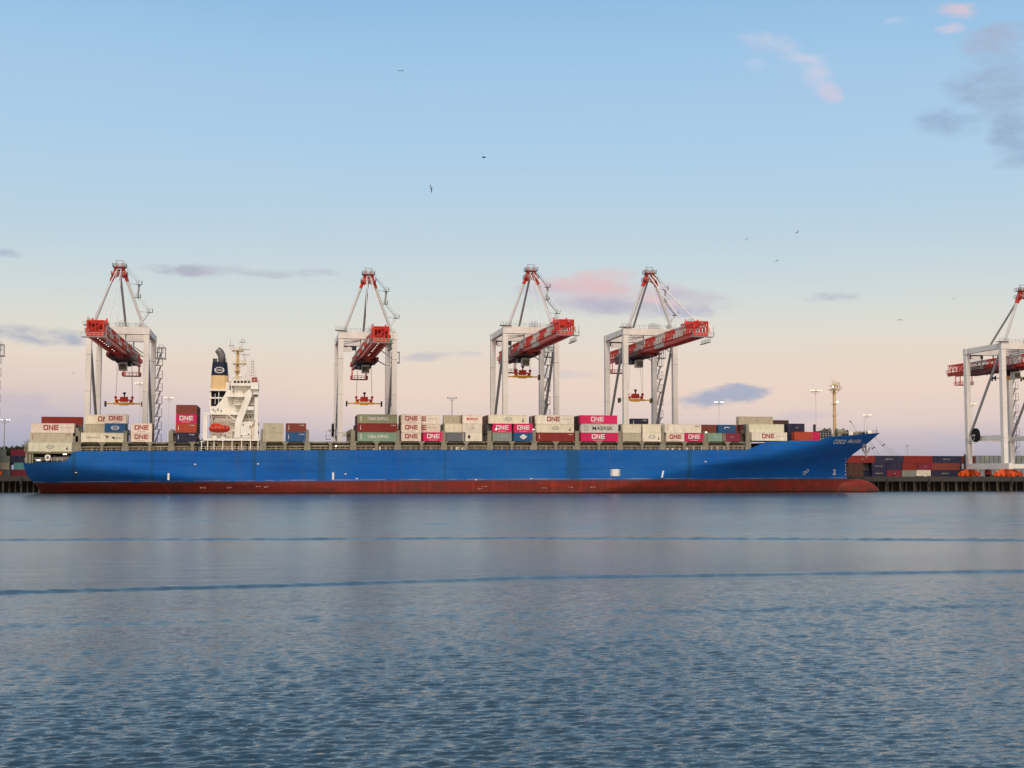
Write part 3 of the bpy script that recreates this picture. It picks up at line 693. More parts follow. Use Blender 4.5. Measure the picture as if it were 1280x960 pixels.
# bay name (for labels), rows and tiers that stand behind the visible front
# front: (pixel of the left edge, length, row, tier, colour, mark, label)
F = 'containers stacked on the ship'
FRONT = [
 # stern
 (36, F40, 0, 0, 'palegreen', 'oval', 'pale greenish cream container with faint oval logo, bottom of the stern stack', 'A'),
 (37, F40, 0, 1, 'beige', 'codes', 'plain beige container in the middle of the stern stack', 'A'),
 (38.6, F40, 0, 2, 'pinkwhite', 'ONE', 'off-white container with maroon ONE letters on top of the stern stack', 'A'),
 # second bay
 (101, F40, 0, 0, 'cream', 'star', 'long cream container with a dark star mark beside the stern stack, bottom tier', 'B'),
 (105, F40, 2, 1, 'beige', None, 'long beige container half hidden behind the blue oval-logo container', 'B'),
 (107, F40, 2, 2, 'cream', 'ONE', 'long cream container whose ONE letters are half hidden behind a shorter one', 'B'),
 (130.5, F20, 0, 1, 'blue', 'oval', 'short blue container with white oval logo, under an off-white ONE container', 'B'),
 (131, F20, 0, 2, 'pinkwhite', 'ONE', 'short off-white ONE container standing on the blue oval-logo container', 'B'),
 (163.5, F20, 0, 0, 'pinkwhite', 'ONE', 'lower of two short ONE containers standing alone behind the second bay', 'b'),
 (163.5, F20, 0, 1, 'pinkwhite', 'ONE', 'upper of two short ONE containers standing alone behind the second bay', 'b'),
 # ahead of the gap, aft of the deckhouse
 (219.5, F20, 0, 0, 'navy', 'codes', 'navy container at the foot of the four-high stack aft of the deckhouse', 'C'),
 (219.5, F20, 0, 1, 'orangered', 'codes', 'orange-red container under the magenta one aft of the deckhouse', 'C'),
 (219.5, F20, 0, 2, 'magenta', 'ONE', 'magenta ONE container in the four-high stack aft of the deckhouse', 'C'),
 (219.5, F20, 0, 3, 'brown', None, 'red-brown container topping the four-high stack aft of the deckhouse', 'C'),
 # forward of the deckhouse
 (329, F20, 0, 0, 'beige', None, 'lower beige container of the pair just forward of the deckhouse', 'D'),
 (329, F20, 0, 1, 'beige', 'small', 'upper beige container of the pair just forward of the deckhouse', 'D'),
 (357.5, F20, 0, 0, 'blue', 'codes', 'blue container under a red-brown one forward of the deckhouse', 'd'),
 (357.5, F20, 0, 1, 'brown', 'codes', 'red-brown container on the blue one forward of the deckhouse', 'd'),
 (447.5, F40, 0, 0, 'green', 'china', 'sage green container with white CHINA SHIPPING letters, bottom tier under a dark red one', 'E'),
 (447.5, F40, 0, 1, 'darkred', 'codes', 'dark red container between two green lettered ones', 'E'),
 (447.2, F40, 0, 2, 'olive', 'china', 'olive green container with white lettering on top of the dark red one', 'E'),
 (502, F20, 0, 0, 'pinkwhite', 'ONE', 'bottom of three short off-white ONE containers beside the green stack', 'F'),
 (502, F20, 0, 1, 'pinkwhite', 'ONE', 'middle of three short off-white ONE containers beside the green stack', 'F'),
 (502, F20, 0, 2, 'pinkwhite', 'ONE', 'top of three short off-white ONE containers beside the green stack', 'F'),
 (502, F40, 1, 1, 'white', 'ONE', 'long cream ONE container half hidden behind a short one, directly above the lone magenta one', 'F'),
 (502, F40, 1, 2, 'white', 'ONE', 'topmost long cream ONE container, half hidden behind a short one beside the green stack', 'F'),
 (529.5, F20, 0, 0, 'magenta', 'ONE', 'lone magenta ONE container at deck level right of the three short off-white ones', 'f'),
 (558, F20, 0, 0, 'grey', None, 'short dark grey container under two pale ones left of the red-text container', 'G'),
 (556.5, F20, 1, 1, 'cream', None, 'short cream container on the dark grey one', 'G'),
 (554.5, F20, 2, 2, 'beige', 'small', 'short beige container on top, left of the red-text container', 'G'),
 (578.7, F20, 0, 0, 'white', 'dot', 'short cream container with a black round emblem, under two others', 'g'),
 (578.7, F20, 0, 1, 'white', 'small', 'short cream container between the red-text and the black-emblem ones', 'g'),
 (578.7, F20, 0, 2, 'pinkwhite', 'redtext', 'short off-white container with a line of red text, top of its stack', 'g'),
 (616, F20, 0, 0, 'greygreen', 'leaftext', 'grey-green container under the left of two neighbouring magenta ONE containers', 'H'),
 (616, F20, 0, 1, 'magenta', 'ONE', 'left one of two neighbouring magenta ONE containers', 'H'),
 (642.5, F20, 0, 0, 'blue', 'diamond', 'blue container with a white diamond logo at deck level', 'H'),
 (642.5, F20, 0, 1, 'magenta', 'ONE', 'right one of two neighbouring magenta ONE containers, on the blue diamond-logo one', 'H'),
 (611.5, F40, 0, 2, 'cream', 'oval', 'long cream container with faint oval logo lying on two magenta ones', 'H'),
 (671, F40, 0, 0, 'darkred', 'codes', 'long dark red container at deck level under two cream ones', 'I'),
 (670.6, F40, 0, 1, 'cream', 'oval', 'long cream container with faint oval logo on the deck-level dark red one', 'I'),
 (670.2, F40, 0, 2, 'white', 'ONE', 'long cream ONE container topping the stack left of the all-magenta and grey stack', 'I'),
 (726.5, F40, 0, 0, 'magenta', 'ONE', 'long magenta ONE container under the light grey MAERSK one', 'J'),
 (726.5, F40, 0, 1, 'lightgrey', 'maersk', 'light grey container with black MAERSK letters between two magenta ones', 'J'),
 (725.5, F40, 0, 2, 'magenta', 'ONE', 'long magenta ONE container on top of the light grey MAERSK one', 'J'),
 (778.5, F20, 0, 0, 'beige', None, 'beige container at deck level right of the MAERSK stack', 'K'),
 (778.5, F20, 0, 1, 'cream', None, 'cream container on the beige one right of the MAERSK stack', 'K'),
 (803.5, F20, 0, 0, 'white', 'oval', 'short off-white container with oval logo, second stack right of the MAERSK stack', 'k'),
 (803.5, F20, 0, 1, 'cream', None, 'plain yellowish cream container on the short oval-logo one', 'k'),
 (833, F20, 0, 0, 'pinkwhite', 'ONE', 'short off-white ONE container beside the magenta one near the bow', 'L'),
 (856.5, F20, 0, 0, 'magenta', 'ONE', 'magenta ONE container nearest the bow at deck level right of the off-white one', 'L'),
 (831.5, F40, 0, 1, 'white', 'codes', 'long pale container lying over the off-white and magenta ONE pair near the bow', 'L'),
 (884.5, F20, 0, 0, 'green', 'leaftext', 'green container at deck level under a dark red one near the bow', 'M'),
 (902.8, F20, 0, 0, 'wine', 'small', 'wine red container at deck level under the blue swoosh container', 'M'),
 (873.5, F20, 1, 1, 'brown', None, 'red-brown container on the green one near the bow', 'M'),
 (898, F20, 1, 1, 'blue', 'swoosh', 'blue container with a white swoosh, near the bow', 'M'),
 (940, F40, 0, 0, 'white', 'ONE', 'long cream ONE container where the hull rises to the bow', 'N'),
 (936.5, F40, 1, 1, 'palegreen', None, 'long pale greenish cream container on the ONE container by the bow rise', 'N'),
 (923.5, F40, 4, 2, 'beige', 'small', 'long beige container topping the stack by the bow rise', 'N'),
 (993, F20, 0, 0, 'orangered', None, 'orange-red container, first aft of the forecastle', 'O'),
 (1003.0, F20, 1, 0, 'magenta', 'small', 'magenta container half hidden behind the orange-red one by the forecastle', 'O'),
 (984.5, F20, 2, 1, 'navy', 'small', 'navy container on the tier above the orange-red one by the forecastle', 'O'),
]
BAYN = {'A': 'stern', 'B': 'star-mark container', 'b': 'pair of lone ONE containers', 'C': 'four-high', 'D': 'beige pair', 'd': 'blue and red-brown', 'E': 'green lettered', 'F': 'three short ONE containers', 'f': 'lone magenta', 'G': 'dark grey container', 'g': 'red-text container', 'H': 'twin magenta', 'I': 'deck-level dark red container', 'J': 'MAERSK', 'K': 'beige and cream', 'k': 'yellowish cream container', 'L': 'off-white and magenta', 'M': 'blue swoosh container', 'N': 'bow rise', 'O': 'forecastle'}
occupied = {}
base_z = {}
for px, L, row, tier, col, mark, label, bay in FRONT:
    Y = YF+row*2.5; 
    zz = (atz(60, 564.4, SY) if bay == 'A' else None)
    X = atx(px, Y, 545)
    Xb = X
    if zz is None: zz = zb(X)
    if bay in 'O': zz = atz(1000, 550.3, Y)
    if bay == 'N': zz = atz(950, 550.8, SY)
    base_z[bay] = zz
    container(X, Y, zz+tier*(CH+.02), L, col, mark, label, F)
    occupied.setdefault(bay, []).append((X, L, row, tier))
# rows behind: colours drawn by a seeded generator, as tall as or lower than the front
ORD = ['front', 'second', 'third', 'fourth', 'fifth', 'sixth', 'seventh', 'eighth', 'ninth', 'tenth', 'eleventh', 'twelfth', 'thirteenth']
def fill(bay, px, L, rows, tiers, part='', dx=0, cols=('brown', 'dkbrown', 'grey', 'beige', 'navy', 'brown', 'dkbrown', 'olive')):
    X = atx(px, SY, 545)+dx
    for row in rows:
        for t in range(tiers if isinstance(tiers, int) else tiers[row]):
            if any(r == row and tt == t and not (X+L < xx-.02 or X > xx+LL+.02) for xx, LL, r, tt in occupied.get(bay, [])): continue
            c = random.choice(cols)
            container(X, YF+row*2.5, base_z[bay]+t*(CH+.02), L, c, None,
                      '%s container, %s row behind the %s stack%s, %s tier' % (PAL[c][1], ORD[row], BAYN[bay], part, TN[t]), F)
            occupied.setdefault(bay, []).append((X, L, row, t))
fill('A', 37, F40, range(1, 8), 3, cols=('brown', 'beige', 'cream', 'grey', 'darkred'))
Y = YF+8*2.5
for t in range(4):
    container(atx(51.8, Y, 523), Y, base_z['A']+t*(CH+.02), F40, 'darkred' if t == 3 else 'grey', None,
              'dark red container standing one higher than the rest behind the stern stack' if t == 3 else 'grey container in the ninth row behind the stern stack, %s tier' % TN[t], F)
fill('B', 102, F40, range(1, 4), {1: 1, 2: 2, 3: 2}, cols=('beige', 'brown', 'grey', 'cream'))
fill('b', 163.5, F20, range(1, 3), 2, cols=('beige', 'brown', 'dkbrown'))
fill('C', 219.5, F20, range(1, 8), 4, cols=('dkbrown', 'brown', 'navy', 'darkred'))
fill('D', 329, F20, range(1, 3), 2); fill('d', 357.5, F20, range(1, 3), 2)
fill('E', 447.5, F40, range(1, 12), {1: 3, 2: 3, 3: 3, 4: 3, 5: 3, 6: 2, 7: 2, 8: 2, 9: 1, 10: 1, 11: 1}, cols=('dkbrown', 'brown', 'navy', 'dkbrown'))
fill('F', 502, F40, range(1, 5), {1: 1, 2: 3, 3: 3, 4: 2}); fill('G', 557, F20, range(1, 5), {1: 1, 2: 2, 3: 2, 4: 2}); fill('g', 578.7, F20, range(1, 5), 3)
fill('H', 611.5, F40, range(1, 6), 3, cols=('dkbrown', 'grey', 'brown', 'beige')); fill('I', 671, F40, range(1, 5), 3, cols=('grey', 'beige', 'olive', 'dkbrown')); fill('J', 726.5, F40, range(1, 5), {1: 3, 2: 3, 3: 3, 4: 2}, cols=('dkbrown', 'grey', 'dkbrown', 'navy'))
fill('K', 778.5, F20, range(1, 6), 2, cols=('cream', 'beige', 'grey')); fill('k', 803.5, F20, range(1, 6), 2, cols=('cream', 'beige', 'dkbrown'))
fill('L', 832, F40, range(1, 5), 2, cols=('cream', 'lightgrey', 'dkbrown')); fill('M', 885, F40, range(1, 2), 1); fill('M', 884, F40, range(2, 6), 2, cols=('lightgrey', 'navy', 'brown'))
fill('N', 940, F40, range(1, 7), {1: 1, 2: 2, 3: 2, 4: 2, 5: 2, 6: 2}, cols=('dkbrown', 'brown', 'grey', 'beige')); fill('O', 993, F20, range(1, 4), {1: 1, 2: 1, 3: 1}, ' at the left', cols=('dkbrown', 'navy')); 
# far rows that stick up above the front
Y = YF+9*2.5
for t in range(3):
    container(atx(789, Y, 525), Y, base_z['K']+t*(CH+.02), F20, 'navy' if t == 2 else 'grey', 'codes' if t == 2 else None, 'lone navy container standing above the cream ones' if t == 2 else 'grey container under the lone navy one, %s tier' % TN[t], F)
Y = YF+7*2.5
for t in range(3):
    container(atx(965, Y, 525), Y, base_z['N']+t*(CH+.02)-(.8 if t == 2 else 0), F20*.98 if False else F20, 'dkbrown', None, 'dark brown container sticking out behind the beige one by the bow rise, %s tier' % TN[t], F, H=CH if t < 2 else CH)

# ------------------------------------------------------------------ ship fittings
def deckpx(px): return zdeck(atx(px, SY))
TALL = [97, 156, 213.5, 328.5, 384, 441.5, 497.5, 555, 612.5, 668, 722, 775.5, 829, 882.5, 936]
MID = [127, 187, 240, 356, 413, 470.5, 527, 583, 640, 695, 749, 803, 856, 910]
for px in TALL:
    X = atx(px, SY); z = zdeck(X)
    p = MB(); w = .85; p.box(X-w, X+w, SY+.12, SY+1.3, z-.3, z+2.7); p.box(X-.75, X+.5, SY+.2, SY+1.2, z+2.7, z+6.0); p.box(X-1.3, X+1.3, SY+.05, SY+1.4, z+2.35, z+2.66)
    sbuild(p, 'lashing_post', M_olive)
    p = MB()                                              # cross-deck lashing bridge behind the post
    for k in range(1, 7):
        y = SY+.6+k*5.1; p.box(X-.35, X-.1, y-.25, y+.25, z-.3, z+6.6); p.box(X+.15, X+.35, y-.2, y+.2, z-.3, z+6.6)
    for zz in (2.6, 5.3): p.box(X-.45, X+.45, SY+1.35, SY+31, z+zz, z+zz+.15)
    p.rail([(X-.45, SY+1.35, z+5.45), (X-.45, SY+31, z+5.45)], 1.1, .06, step=2.5)
    sbuild(p, 'lashing_bridge', M_olivedk)
for px in MID:
    X = atx(px, SY); z = zdeck(X)
    p = MB(); p.box(X-.4, X+.4, SY+.12, SY+1.1, z-.3, z+2.66); p.prism([(X-1.15, z+2.66), (X-.4, z+1.7), (X+.4, z+1.7), (X+1.15, z+2.66)], SY+.16, SY+1.05)
    sbuild(p, 'hatch_post', M_olive)
# longitudinal coamings, hatch covers, rails: one of each between neighbouring tall posts
rg = random.Random(5)
for a, b in zip(TALL[:-1], TALL[1:]):
    if (a, b) == (213.5, 328.5): b = 252
    x0, x1 = atx(a, SY)+.9, atx(b, SY)-.9; z0, z1 = zdeck(x0), zdeck(x1)
    p = MB(); p.quad8([(x0, SY+2.6, z0-.3), (x1, SY+2.6, z1-.3), (x1, SY+3, z1-.3), (x0, SY+3, z0-.3), (x0, SY+2.6, z0+2.2), (x1, SY+2.6, z1+2.2), (x1, SY+3, z1+2.2), (x0, SY+3, z0+2.2)])
    n = int((x1-x0)/1.6)
    for i in range(n):
        x = x0+(i+.5)*(x1-x0)/n; z = zdeck(x); p.box(x-.1, x+.1, SY+2.2, SY+2.6, z-.3, z+2.0)
    sbuild(p, 'hatch_coaming', M_olivedk)
    p = MB(); p.quad8([(x0, SY+1.2, z0+2.15), (x1, SY+1.2, z1+2.15), (x1, SY+30.5, z1+2.15), (x0, SY+30.5, z0+2.15), (x0, SY+1.2, z0+2.62), (x1, SY+1.2, z1+2.62), (x1, SY+30.5, z1+2.62), (x0, SY+30.5, z0+2.62)])
    sbuild(p, 'hatch_cover', M_olive)
    p = MB(); p.rail([(x0, SY+.2, z0-.05), (x1, SY+.2, z1-.05)], 1.15, .07, step=1.5); sbuild(p, 'handrail', M_rail)
    p = MB()
    for zz, w in ((1.35, .2), (.55, .13)): p.bar((x0, SY+1.6, z0+zz), (x1, SY+1.6, z1+zz), w)
    for i in range(int((x1-x0)/3.1)+1): x = x0+i*3.1; p.bar((x, SY+1.6, zdeck(x)-.3), (x, SY+1.6, zdeck(x)+1.4), .14)
    sbuild(p, 'pipe_rail', M_rail)
    p = MB()
    for i in range(int((x1-x0)/2.2)):
        x = x0+.8+i*2.2+rg.uniform(-.4, .4); z = zdeck(x)
        if rg.random() < .6: p.box(x-.25, x+.25, SY+.9, SY+1.6, z-.3, z+rg.uniform(.3, 1.0))
        if rg.random() < .4: p.tube((x+.7, SY+1.8, z-.3), (x+.7, SY+1.8, z+.8), .22, 8); p.tube((x+.7, SY+1.8, z+.8), (x+.7, SY+1.8, z+1.0), .4, 8)
        if rg.random() < .5: p.bar((x-.9, SY+2.1, z+1.3), (x+.9, SY+2.1, z+1.3), .12)
    if p.v: sbuild(p, 'deck_vent', rg.choice([M_dark, M_white, M_olivedk]))
# deck lamp dots
for px, py in ((420, 557.5), (620, 536.6), (667, 536.8), (883, 540.4)):
    X, Z = at(px, py, SY-.1); p = MB(); p.box(X-.22, X+.22, SY-.15, SY+.1, Z-.2, Z+.2); sbuild(p, 'deck_lamp', M_lampw)

# stern mooring deck
zs_ = atz(60, 564.4, SY); zlow = atz(60, 577.3, SY)
p = MB(); p.box(atx(31.5, SY), atx(94, SY)-.2, SY+.3, SY+31.5, zs_-.55, zs_-.05); sbuild(p, 'stern_platform', M_olivedk)
p = MB(); p.box(atx(33, SY)+1, atx(92, SY)-.5, SY+8, SY+8.4, zlow-.5, zs_-.56); sbuild(p, 'mooring_deck_bulkhead', M_dark)
for px, w in ((32.8, .3), (37.5, .45), (39.8, .25)):
    X = atx(px, SY); p = MB(); p.box(X-w, X+w, SY+.5, SY+1.2, zlow-.4, zs_-.56); sbuild(p, 'pillar', M_olive)
p = MB(); p.ring((atx(59.3, SY), SY+.6, atz(59.3, 572, SY)), .62, .34, 'y', 16, 0, .7); sbuild(p, 'fairlead', M_white)
p = MB(); c0 = atx(66, SY); p.tube((c0, SY+3, zlow+.9), (c0+4.2, SY+3, zlow+.9), .8, 14); p.tube((c0-.1, SY+3, zlow+.9), (c0+.15, SY+3, zlow+.9), 1.2, 14); p.tube((c0+4.1, SY+3, zlow+.9), (c0+4.3, SY+3, zlow+.9), 1.2, 14); sbuild(p, 'mooring_winch', M_grey)
for px, py, w in ((60, 565.4, .8), (81, 567.6, .55), (48, 575.2, .5)):
    X, Z = at(px, py, SY+1.4); p = MB(); p.box(X-w, X+w, SY+1.4, SY+1.7, Z-.22, Z+.22); sbuild(p, 'deck_lamp', M_lampw)
p = MB(); X = atx(30.5, SY)
p.rail([(X, SY+1.2, zlow+.05), (atx(78, SY), SY+.2, zlow+.05)], 1.1, .07, step=1.6); sbuild(p, 'handrail', M_white)
for px, y0 in ((33.5, 551), (37, 549)):
    X = atx(px-2.5, SY); p = MB()
    for k in range(3): p.box(X-.3+k*.5, X-.1+k*.5, SY+.4, SY+.7, zs_, atz(34, y0+k, SY))
    for k in range(6): p.bar((X-.3, SY+.5, zs_+.5*k+.3), (X+.9, SY+.5, zs_+.5*k+.3), .07)
    sbuild(p, 'lashing_frame', M_olive)
X = atx(93, SY); p = MB(); p.box(X-.9, X+.9, SY+.2, SY+1.2, zs_-.05, atz(93, 545, SY)); p.box(X+.2, X+.9, SY+.3, SY+1.0, atz(93, 545, SY), atz(93, 535, SY)); sbuild(p, 'lashing_post', M_olive)

# markings on the hull
def hmark(mb, name, m): return sbuild(mb, name, m)
for px, y0, y1 in ((210.5, 591.5, 600), (416.3, 590.5, 599.5), (828.3, 588.5, 597)):
    X0, Za = at(px, y1, SY-.06); X1, Zb = at(px, y0, SY-.06)
    yy = min(SY, CY-hb(X0, Za))-.06; p = MB(); lean = .0 if px < 800 else .25; p.prism([(X0-.28-lean, Za), (X0+.28-lean, Za), (X0+.28+lean, Zb), (X0-.28+lean, Zb)], SY-.10, SY-.03); hmark(p, 'draught_mark', M_letterw)
X0, Z0 = at(763.5, 595, SY); X1, Z1 = at(774.5, 586.5, SY); p = MB(); p.box(X0+.6, X1-.4, SY-.07, SY-.03, Z0, Z1); hmark(p, 'white_panel', M_letterw)
p = MB(); p.box(X0-.1, X0+.6, SY-.07, SY-.03, Z0, Z1); p.box(X1-.4, X1+.15, SY-.07, SY-.03, Z0, Z1); hmark(p, 'panel_edge', mat('panel grey', (.38, .40, .42), .5))
for px, py in ((244, 580.4), (322.5, 579.8), (446, 598.2), (595, 599.7), (664, 598.3), (432, 592.5), (882, 577), (94, 590.5)):
    X, Z = at(px, py, SY-.05); yy = CY-hb(X, Z)-.06; p = MB(); p.box(X-.3, X+.3, yy-.03, yy, Z-.14, Z+.14); hmark(p, 'hull_mark', M_letterw)
rg = random.Random(9)
for px in (250, 283, 320, 330, 677, 710, 738, 596, 603):
    X, Z = at(px, 609+rg.uniform(-1, 2), SY-.05)
    p = MB()
    for k in range(4): p.box(X+k*.45, X+k*.45+.22, SY-.07, SY-.03, Z-.12+rg.uniform(-.2, .2), Z+.12)
    tag(hmark(p, 'boot_mark', mat('mark grey red', (.42, .26, .22), .5, dirt=0)), kind='stuff')
def on_hull(name, me, px, py, rotx=0.0):
    # find hull spot under the pixel by marching along the sight line
    d = ROT @ Vector(((px-640)/FPX, (480-py)/FPX, -1.0))
    Yv = 396.0
    while Yv < CY:
        t = Yv/d.y; X, Z = d.x*t, CAM_H+d.z*t
        if Yv >= CY-hb(X, Z): break
        Yv += .05
    e = .8
    gx = (hb(X+e, Z)-hb(X-e, Z))/(2*e); gz = (hb(X, Z+e)-hb(X, Z-e))/(2*e)
    o = link(name, me, ship)
    ty = Vector((1, -gx, 0)).normalized(); nrm = Vector((-gx, -1, -gz)).normalized(); up = nrm.cross(ty).normalized()*-1
    if up.z < 0: up = -up
    ty = up.cross(nrm).normalized()*-1
    if ty.x < 0: ty = -ty
    M = Matrix((ty, -nrm, up)).transposed().to_4x4()
    o.matrix_local = Matrix.Translation(Vector((X, Yv, Z))-SO+nrm*.22) @ M
    return o
on_hull('name_lettering', text_mesh('COSCO', 1.6, M_letterw, .012, .25, width=5.6), 1049, 551.6)
on_hull('name_lettering', text_mesh('MALAYSIA', 1.6, M_letterw, .012, .25, width=8.0), 1067.5, 551)
tm = MB(); tm.ring((-.45, 0, -.4), .55, .05, 'y', 14, 0, .24); tm.ring((.45, 0, .4), .55, .05, 'y', 14, 0, .24); tme = tm.mesh('thruster_mark'); tme.materials.append(M_letterw); on_hull('thruster_mark', tme, 1007, 589.5)
tm = MB(); tm.box(-.5, .5, -.02, .02, -.9, -.6); tm.box(.2, .5, -.02, .02, -.6, .9); tm.box(-.5, .2, -.02, .02, .6, .9); tm.box(-.3, .2, -.02, .02, -.1, .15); tm.box(.5, .9, -.02, .02, -.9, -.6); tme = tm.mesh('bulb_mark'); tme.materials.append(M_letterw); on_hull('bulb_mark', tme, 1042, 590)
for k in range(6):
    tm = MB(); tm.box(-.25, .25, -.02, .02, -.2, .2); tme = tm.mesh('draught_numeral'); tme.materials.append(mat('numeral pink', (.6, .4, .35), .5, dirt=0)); on_hull('draught_numeral', tme, 1056.5, 573+k*4)

# forecastle: foremast, rails, winches, breakwater
XM, ZM0 = at(1043.5, 546, CY); ZM1 = atz(1043.5, 480, CY)
p = MB(); p.tube((XM, CY, ZM0-2), (XM, CY, ZM1), .62, 12, 0, .45); sbuild(p, 'foremast', M_tan)
p = MB()
for y_, w in ((487.5, 2.0), (482.5, 1.5)):
    z = atz(1043, y_, CY); p.box(XM-w*.8, XM+w, CY-w*.8, CY+w*.8, z, z+.18); p.rail([(XM-w*.8, CY-w*.8, z+.15), (XM+w, CY-w*.8, z+.15), (XM+w, CY+w*.8, z+.15)], 1.0, .08, step=1.3)
    p.bar((XM, CY, z-1.8), (XM+w, CY, z), .14); p.bar((XM, CY, z-1.8), (XM-w*.8, CY, z), .14)
p.bar((XM, CY, ZM1), (XM, CY, ZM1+1.6), .12); p.bar((XM-1.2, CY, ZM1+1.1), (XM+1.2, CY, ZM1+1.1), .1)
z = atz(1044, 503, CY); p.box(XM-.9, XM+1.3, CY-.7, CY+.7, z-.6, z-.45); z2 = atz(1043, 520, CY); p.box(XM-.7, XM+.7, CY-.6, CY+.6, z2, z2+.12)
sbuild(p, 'mast_platform', M_tan)
for px, py, r in ((1046.3, 502.6, .38), (1040.8, 483.5, .35)):
    X, Z = at(px, py, CY-1.2); p = MB(); p.tube((X, CY-1.2, Z), (X, CY-1.5, Z), r, 10); sbuild(p, 'floodlight', M_lampw)
p = MB()
zf = atz(1035, 546, SY+5)
pts = [(atx(1045, SY+6, 545), SY+6.6), (atx(1060, SY+9, 545), SY+9.2), (atx(1080, SY+12.5, 543), SY+12.6), (atx(1097, CY, 542), CY)]
for (a, b), (c, d) in zip(pts[:-1], pts[1:]): p.rail([(a, b, ztop(a)-.05), (c, d, ztop(c)-.05)], 1.1, .08, step=1.3)
sbuild(p, 'handrail', M_olive)
rg = random.Random(12)
for k, (px, w, hh, mm) in enumerate(((1034, 1.0, 3.0, M_olivedk), (1050, 1.4, 2.6, M_olive), (1055, 1.3, 2.0, M_dark), (1061, 1.2, 1.6, M_white), (1070, 1.5, 1.2, M_olivedk), (1077, 1.0, 1.1, M_dark), (1086, .7, 1.4, M_white))):
    X = atx(px, CY-2, 545); z = ztop(X)-.3; p = MB(); p.box(X-w, X+w, CY-3, CY-1, z, z+hh*.5); p.tube((X-w*.9, CY-2, z+hh*.62), (X+w*.9, CY-2, z+hh*.62), hh*.36, 12); p.tube((X-w, CY-2, z+hh*.62), (X-w*.8, CY-2, z+hh*.62), hh*.5, 12); p.tube((X+w*.8, CY-2, z+hh*.62), (X+w, CY-2, z+hh*.62), hh*.5, 12)
    p.bar((X-.2, CY-2, z+hh*.6), (X+w, CY-2, z+hh*1.05), .12); sbuild(p, 'windlass' if k in (1, 3, 4) else 'mooring_winch', mm)
# breakwater with ribs, dark, aft of the foremast
x0, x1 = atx(1015, CY-4, 545), atx(1039, CY-4, 545); zt = atz(1036, 536.5, CY-4)
p = MB(); p.prism([(x0, ztop(x1)-.6), (x1, ztop(x1)-.6), (x1+.6, zt-1.8), (x1-1.2, zt), (x1-3.2, zt-.3), (x0, zt-1.2)], CY-4, CY-3.6); sbuild(p, 'breakwater', M_dark)
p = MB()
for i in range(8): x = x0+i*(x1-x0)/7; p.bar((x, CY-4.1, ztop(x1)-.5), (x, CY-4.1, zt-1.1), .14)
for i in range(4): p.bar((x0, CY-4.15, ztop(x1)+.3+i*.75), (x1, CY-4.15, ztop(x1)+.3+i*.75), .1)
sbuild(p, 'breakwater_rib', M_grey)
X, Z = at(1018, 530.5, CY-5); p = MB(); p.box(X-.35, X+.35, CY-5.3, CY-4.7, Z-4, Z); sbuild(p, 'vent_post', M_dark)
# small jackstaff
XJ = atx(1096, CY); p = MB(); p.bar((XJ, CY, ztop(XJ)), (XJ+.2, CY, ztop(XJ)+2.2), .14); p.bar((XJ-7.0, CY, ztop(XJ)), (XJ-9.5, CY, ztop(XJ)+4.0), .12); p.tube((XJ-9.3, CY, ztop(XJ)+3.6), (XJ-9.7, CY, ztop(XJ)+4.2), .3, 8); p.bar((XJ-4.5, CY, ztop(XJ)), (XJ-4.4, CY, ztop(XJ)+5.5), .07); sbuild(p, 'jackstaff', M_grey)
# anchor hanging below the flare
XA, ZA = at(1082.5, 557, CY-2.5); ZA2 = atz(1082.5, 568, CY-2.5); p = MB(); ya = CY-2.5
p.bar((XA, ya, ZA), (XA, ya, ZA2+.3), .5, .5); p.bar((XA-1.3, ya, ZA2+1.9), (XA, ya, ZA2), .55, .5, 0, .6); p.bar((XA+1.4, ya, ZA2+1.9), (XA, ya, ZA2), .55, .5, 0, .6); p.bar((XA-1.3, ya, ZA2+2.5), (XA-1.0, ya, ZA2+1.3), .5); p.bar((XA+1.5, ya, ZA2+2.5), (XA+1.0, ya, ZA2+1.3), .5)
p.tube((XA-.6, ya+.1, ZA-.1), (XA-.6, ya+1.8, ZA+.4), .8, 10); p.bar((XA, ya, ZA2), (XA+.1, ya, ZA2-1.0), .35)
sbuild(p, 'anchor', M_grey)

# ------------------------------------------------------------------ deckhouse, funnel, masts
YA = SY+.5                                     # outer plane of wing struts
dh = bpy.data.objects.new('deckhouse', None); COL.objects.link(dh); dh.parent = ship
def dbuild(mb, name, mats, smooth=False): return sbuild(mb, name, mats, dh, smooth)
def pbox(mb, px0, px1, py0, py1, y0, y1, mi=0):
    xa, za = at(px0, py1, y0); xb, zt_ = at(px1, py0, y0); mb.box(xa, xb, y0, y1, za, zt_, mi)
p = MB(); pbox(p, 291, 322, 482, 550, YA+3.5, YA+27); pbox(p, 262, 291, 508, 550, YA+4.2, YA+26.2); 
p.prism([at(264, 526, YA+4.0), at(302, 550, YA+4.0), at(302, 487.5, YA+4.0), at(284, 487.5, YA+4.0), at(277, 500, YA+4.0), at(264, 514, YA+4.0)], YA+4.0, YA+4.19)
dbuild(p, 'house_wall', M_white)
p = MB()                                       # decks: thin slabs with edge
for y_, a, b in ((495, 284, 322), (505, 293, 322), (516, 292, 322), (527, 290, 323), (538, 290, 323)):
    pbox(p, a, b, y_, y_+1.0, YA+1.4, YA+27.3)
pbox(p, 254, 324.5, 548.2, 550.6, YA+.1, YA+30); pbox(p, 256, 300, 517, 518, YA+3, YA+5.0)
dbuild(p, 'deck_slab', M_white)
p = MB()                                       # bridge deck
pbox(p, 289, 323, 474, 482, YA+2.0, YA+28); dbuild(p, 'bridge', M_white)
for i in range(5):
    p = MB(); pbox(p, 292+i*4.4, 295.2+i*4.4, 476, 478.6, YA+1.93, YA+1.99)
    if i < 5: dbuild(p, 'window', M_glass)
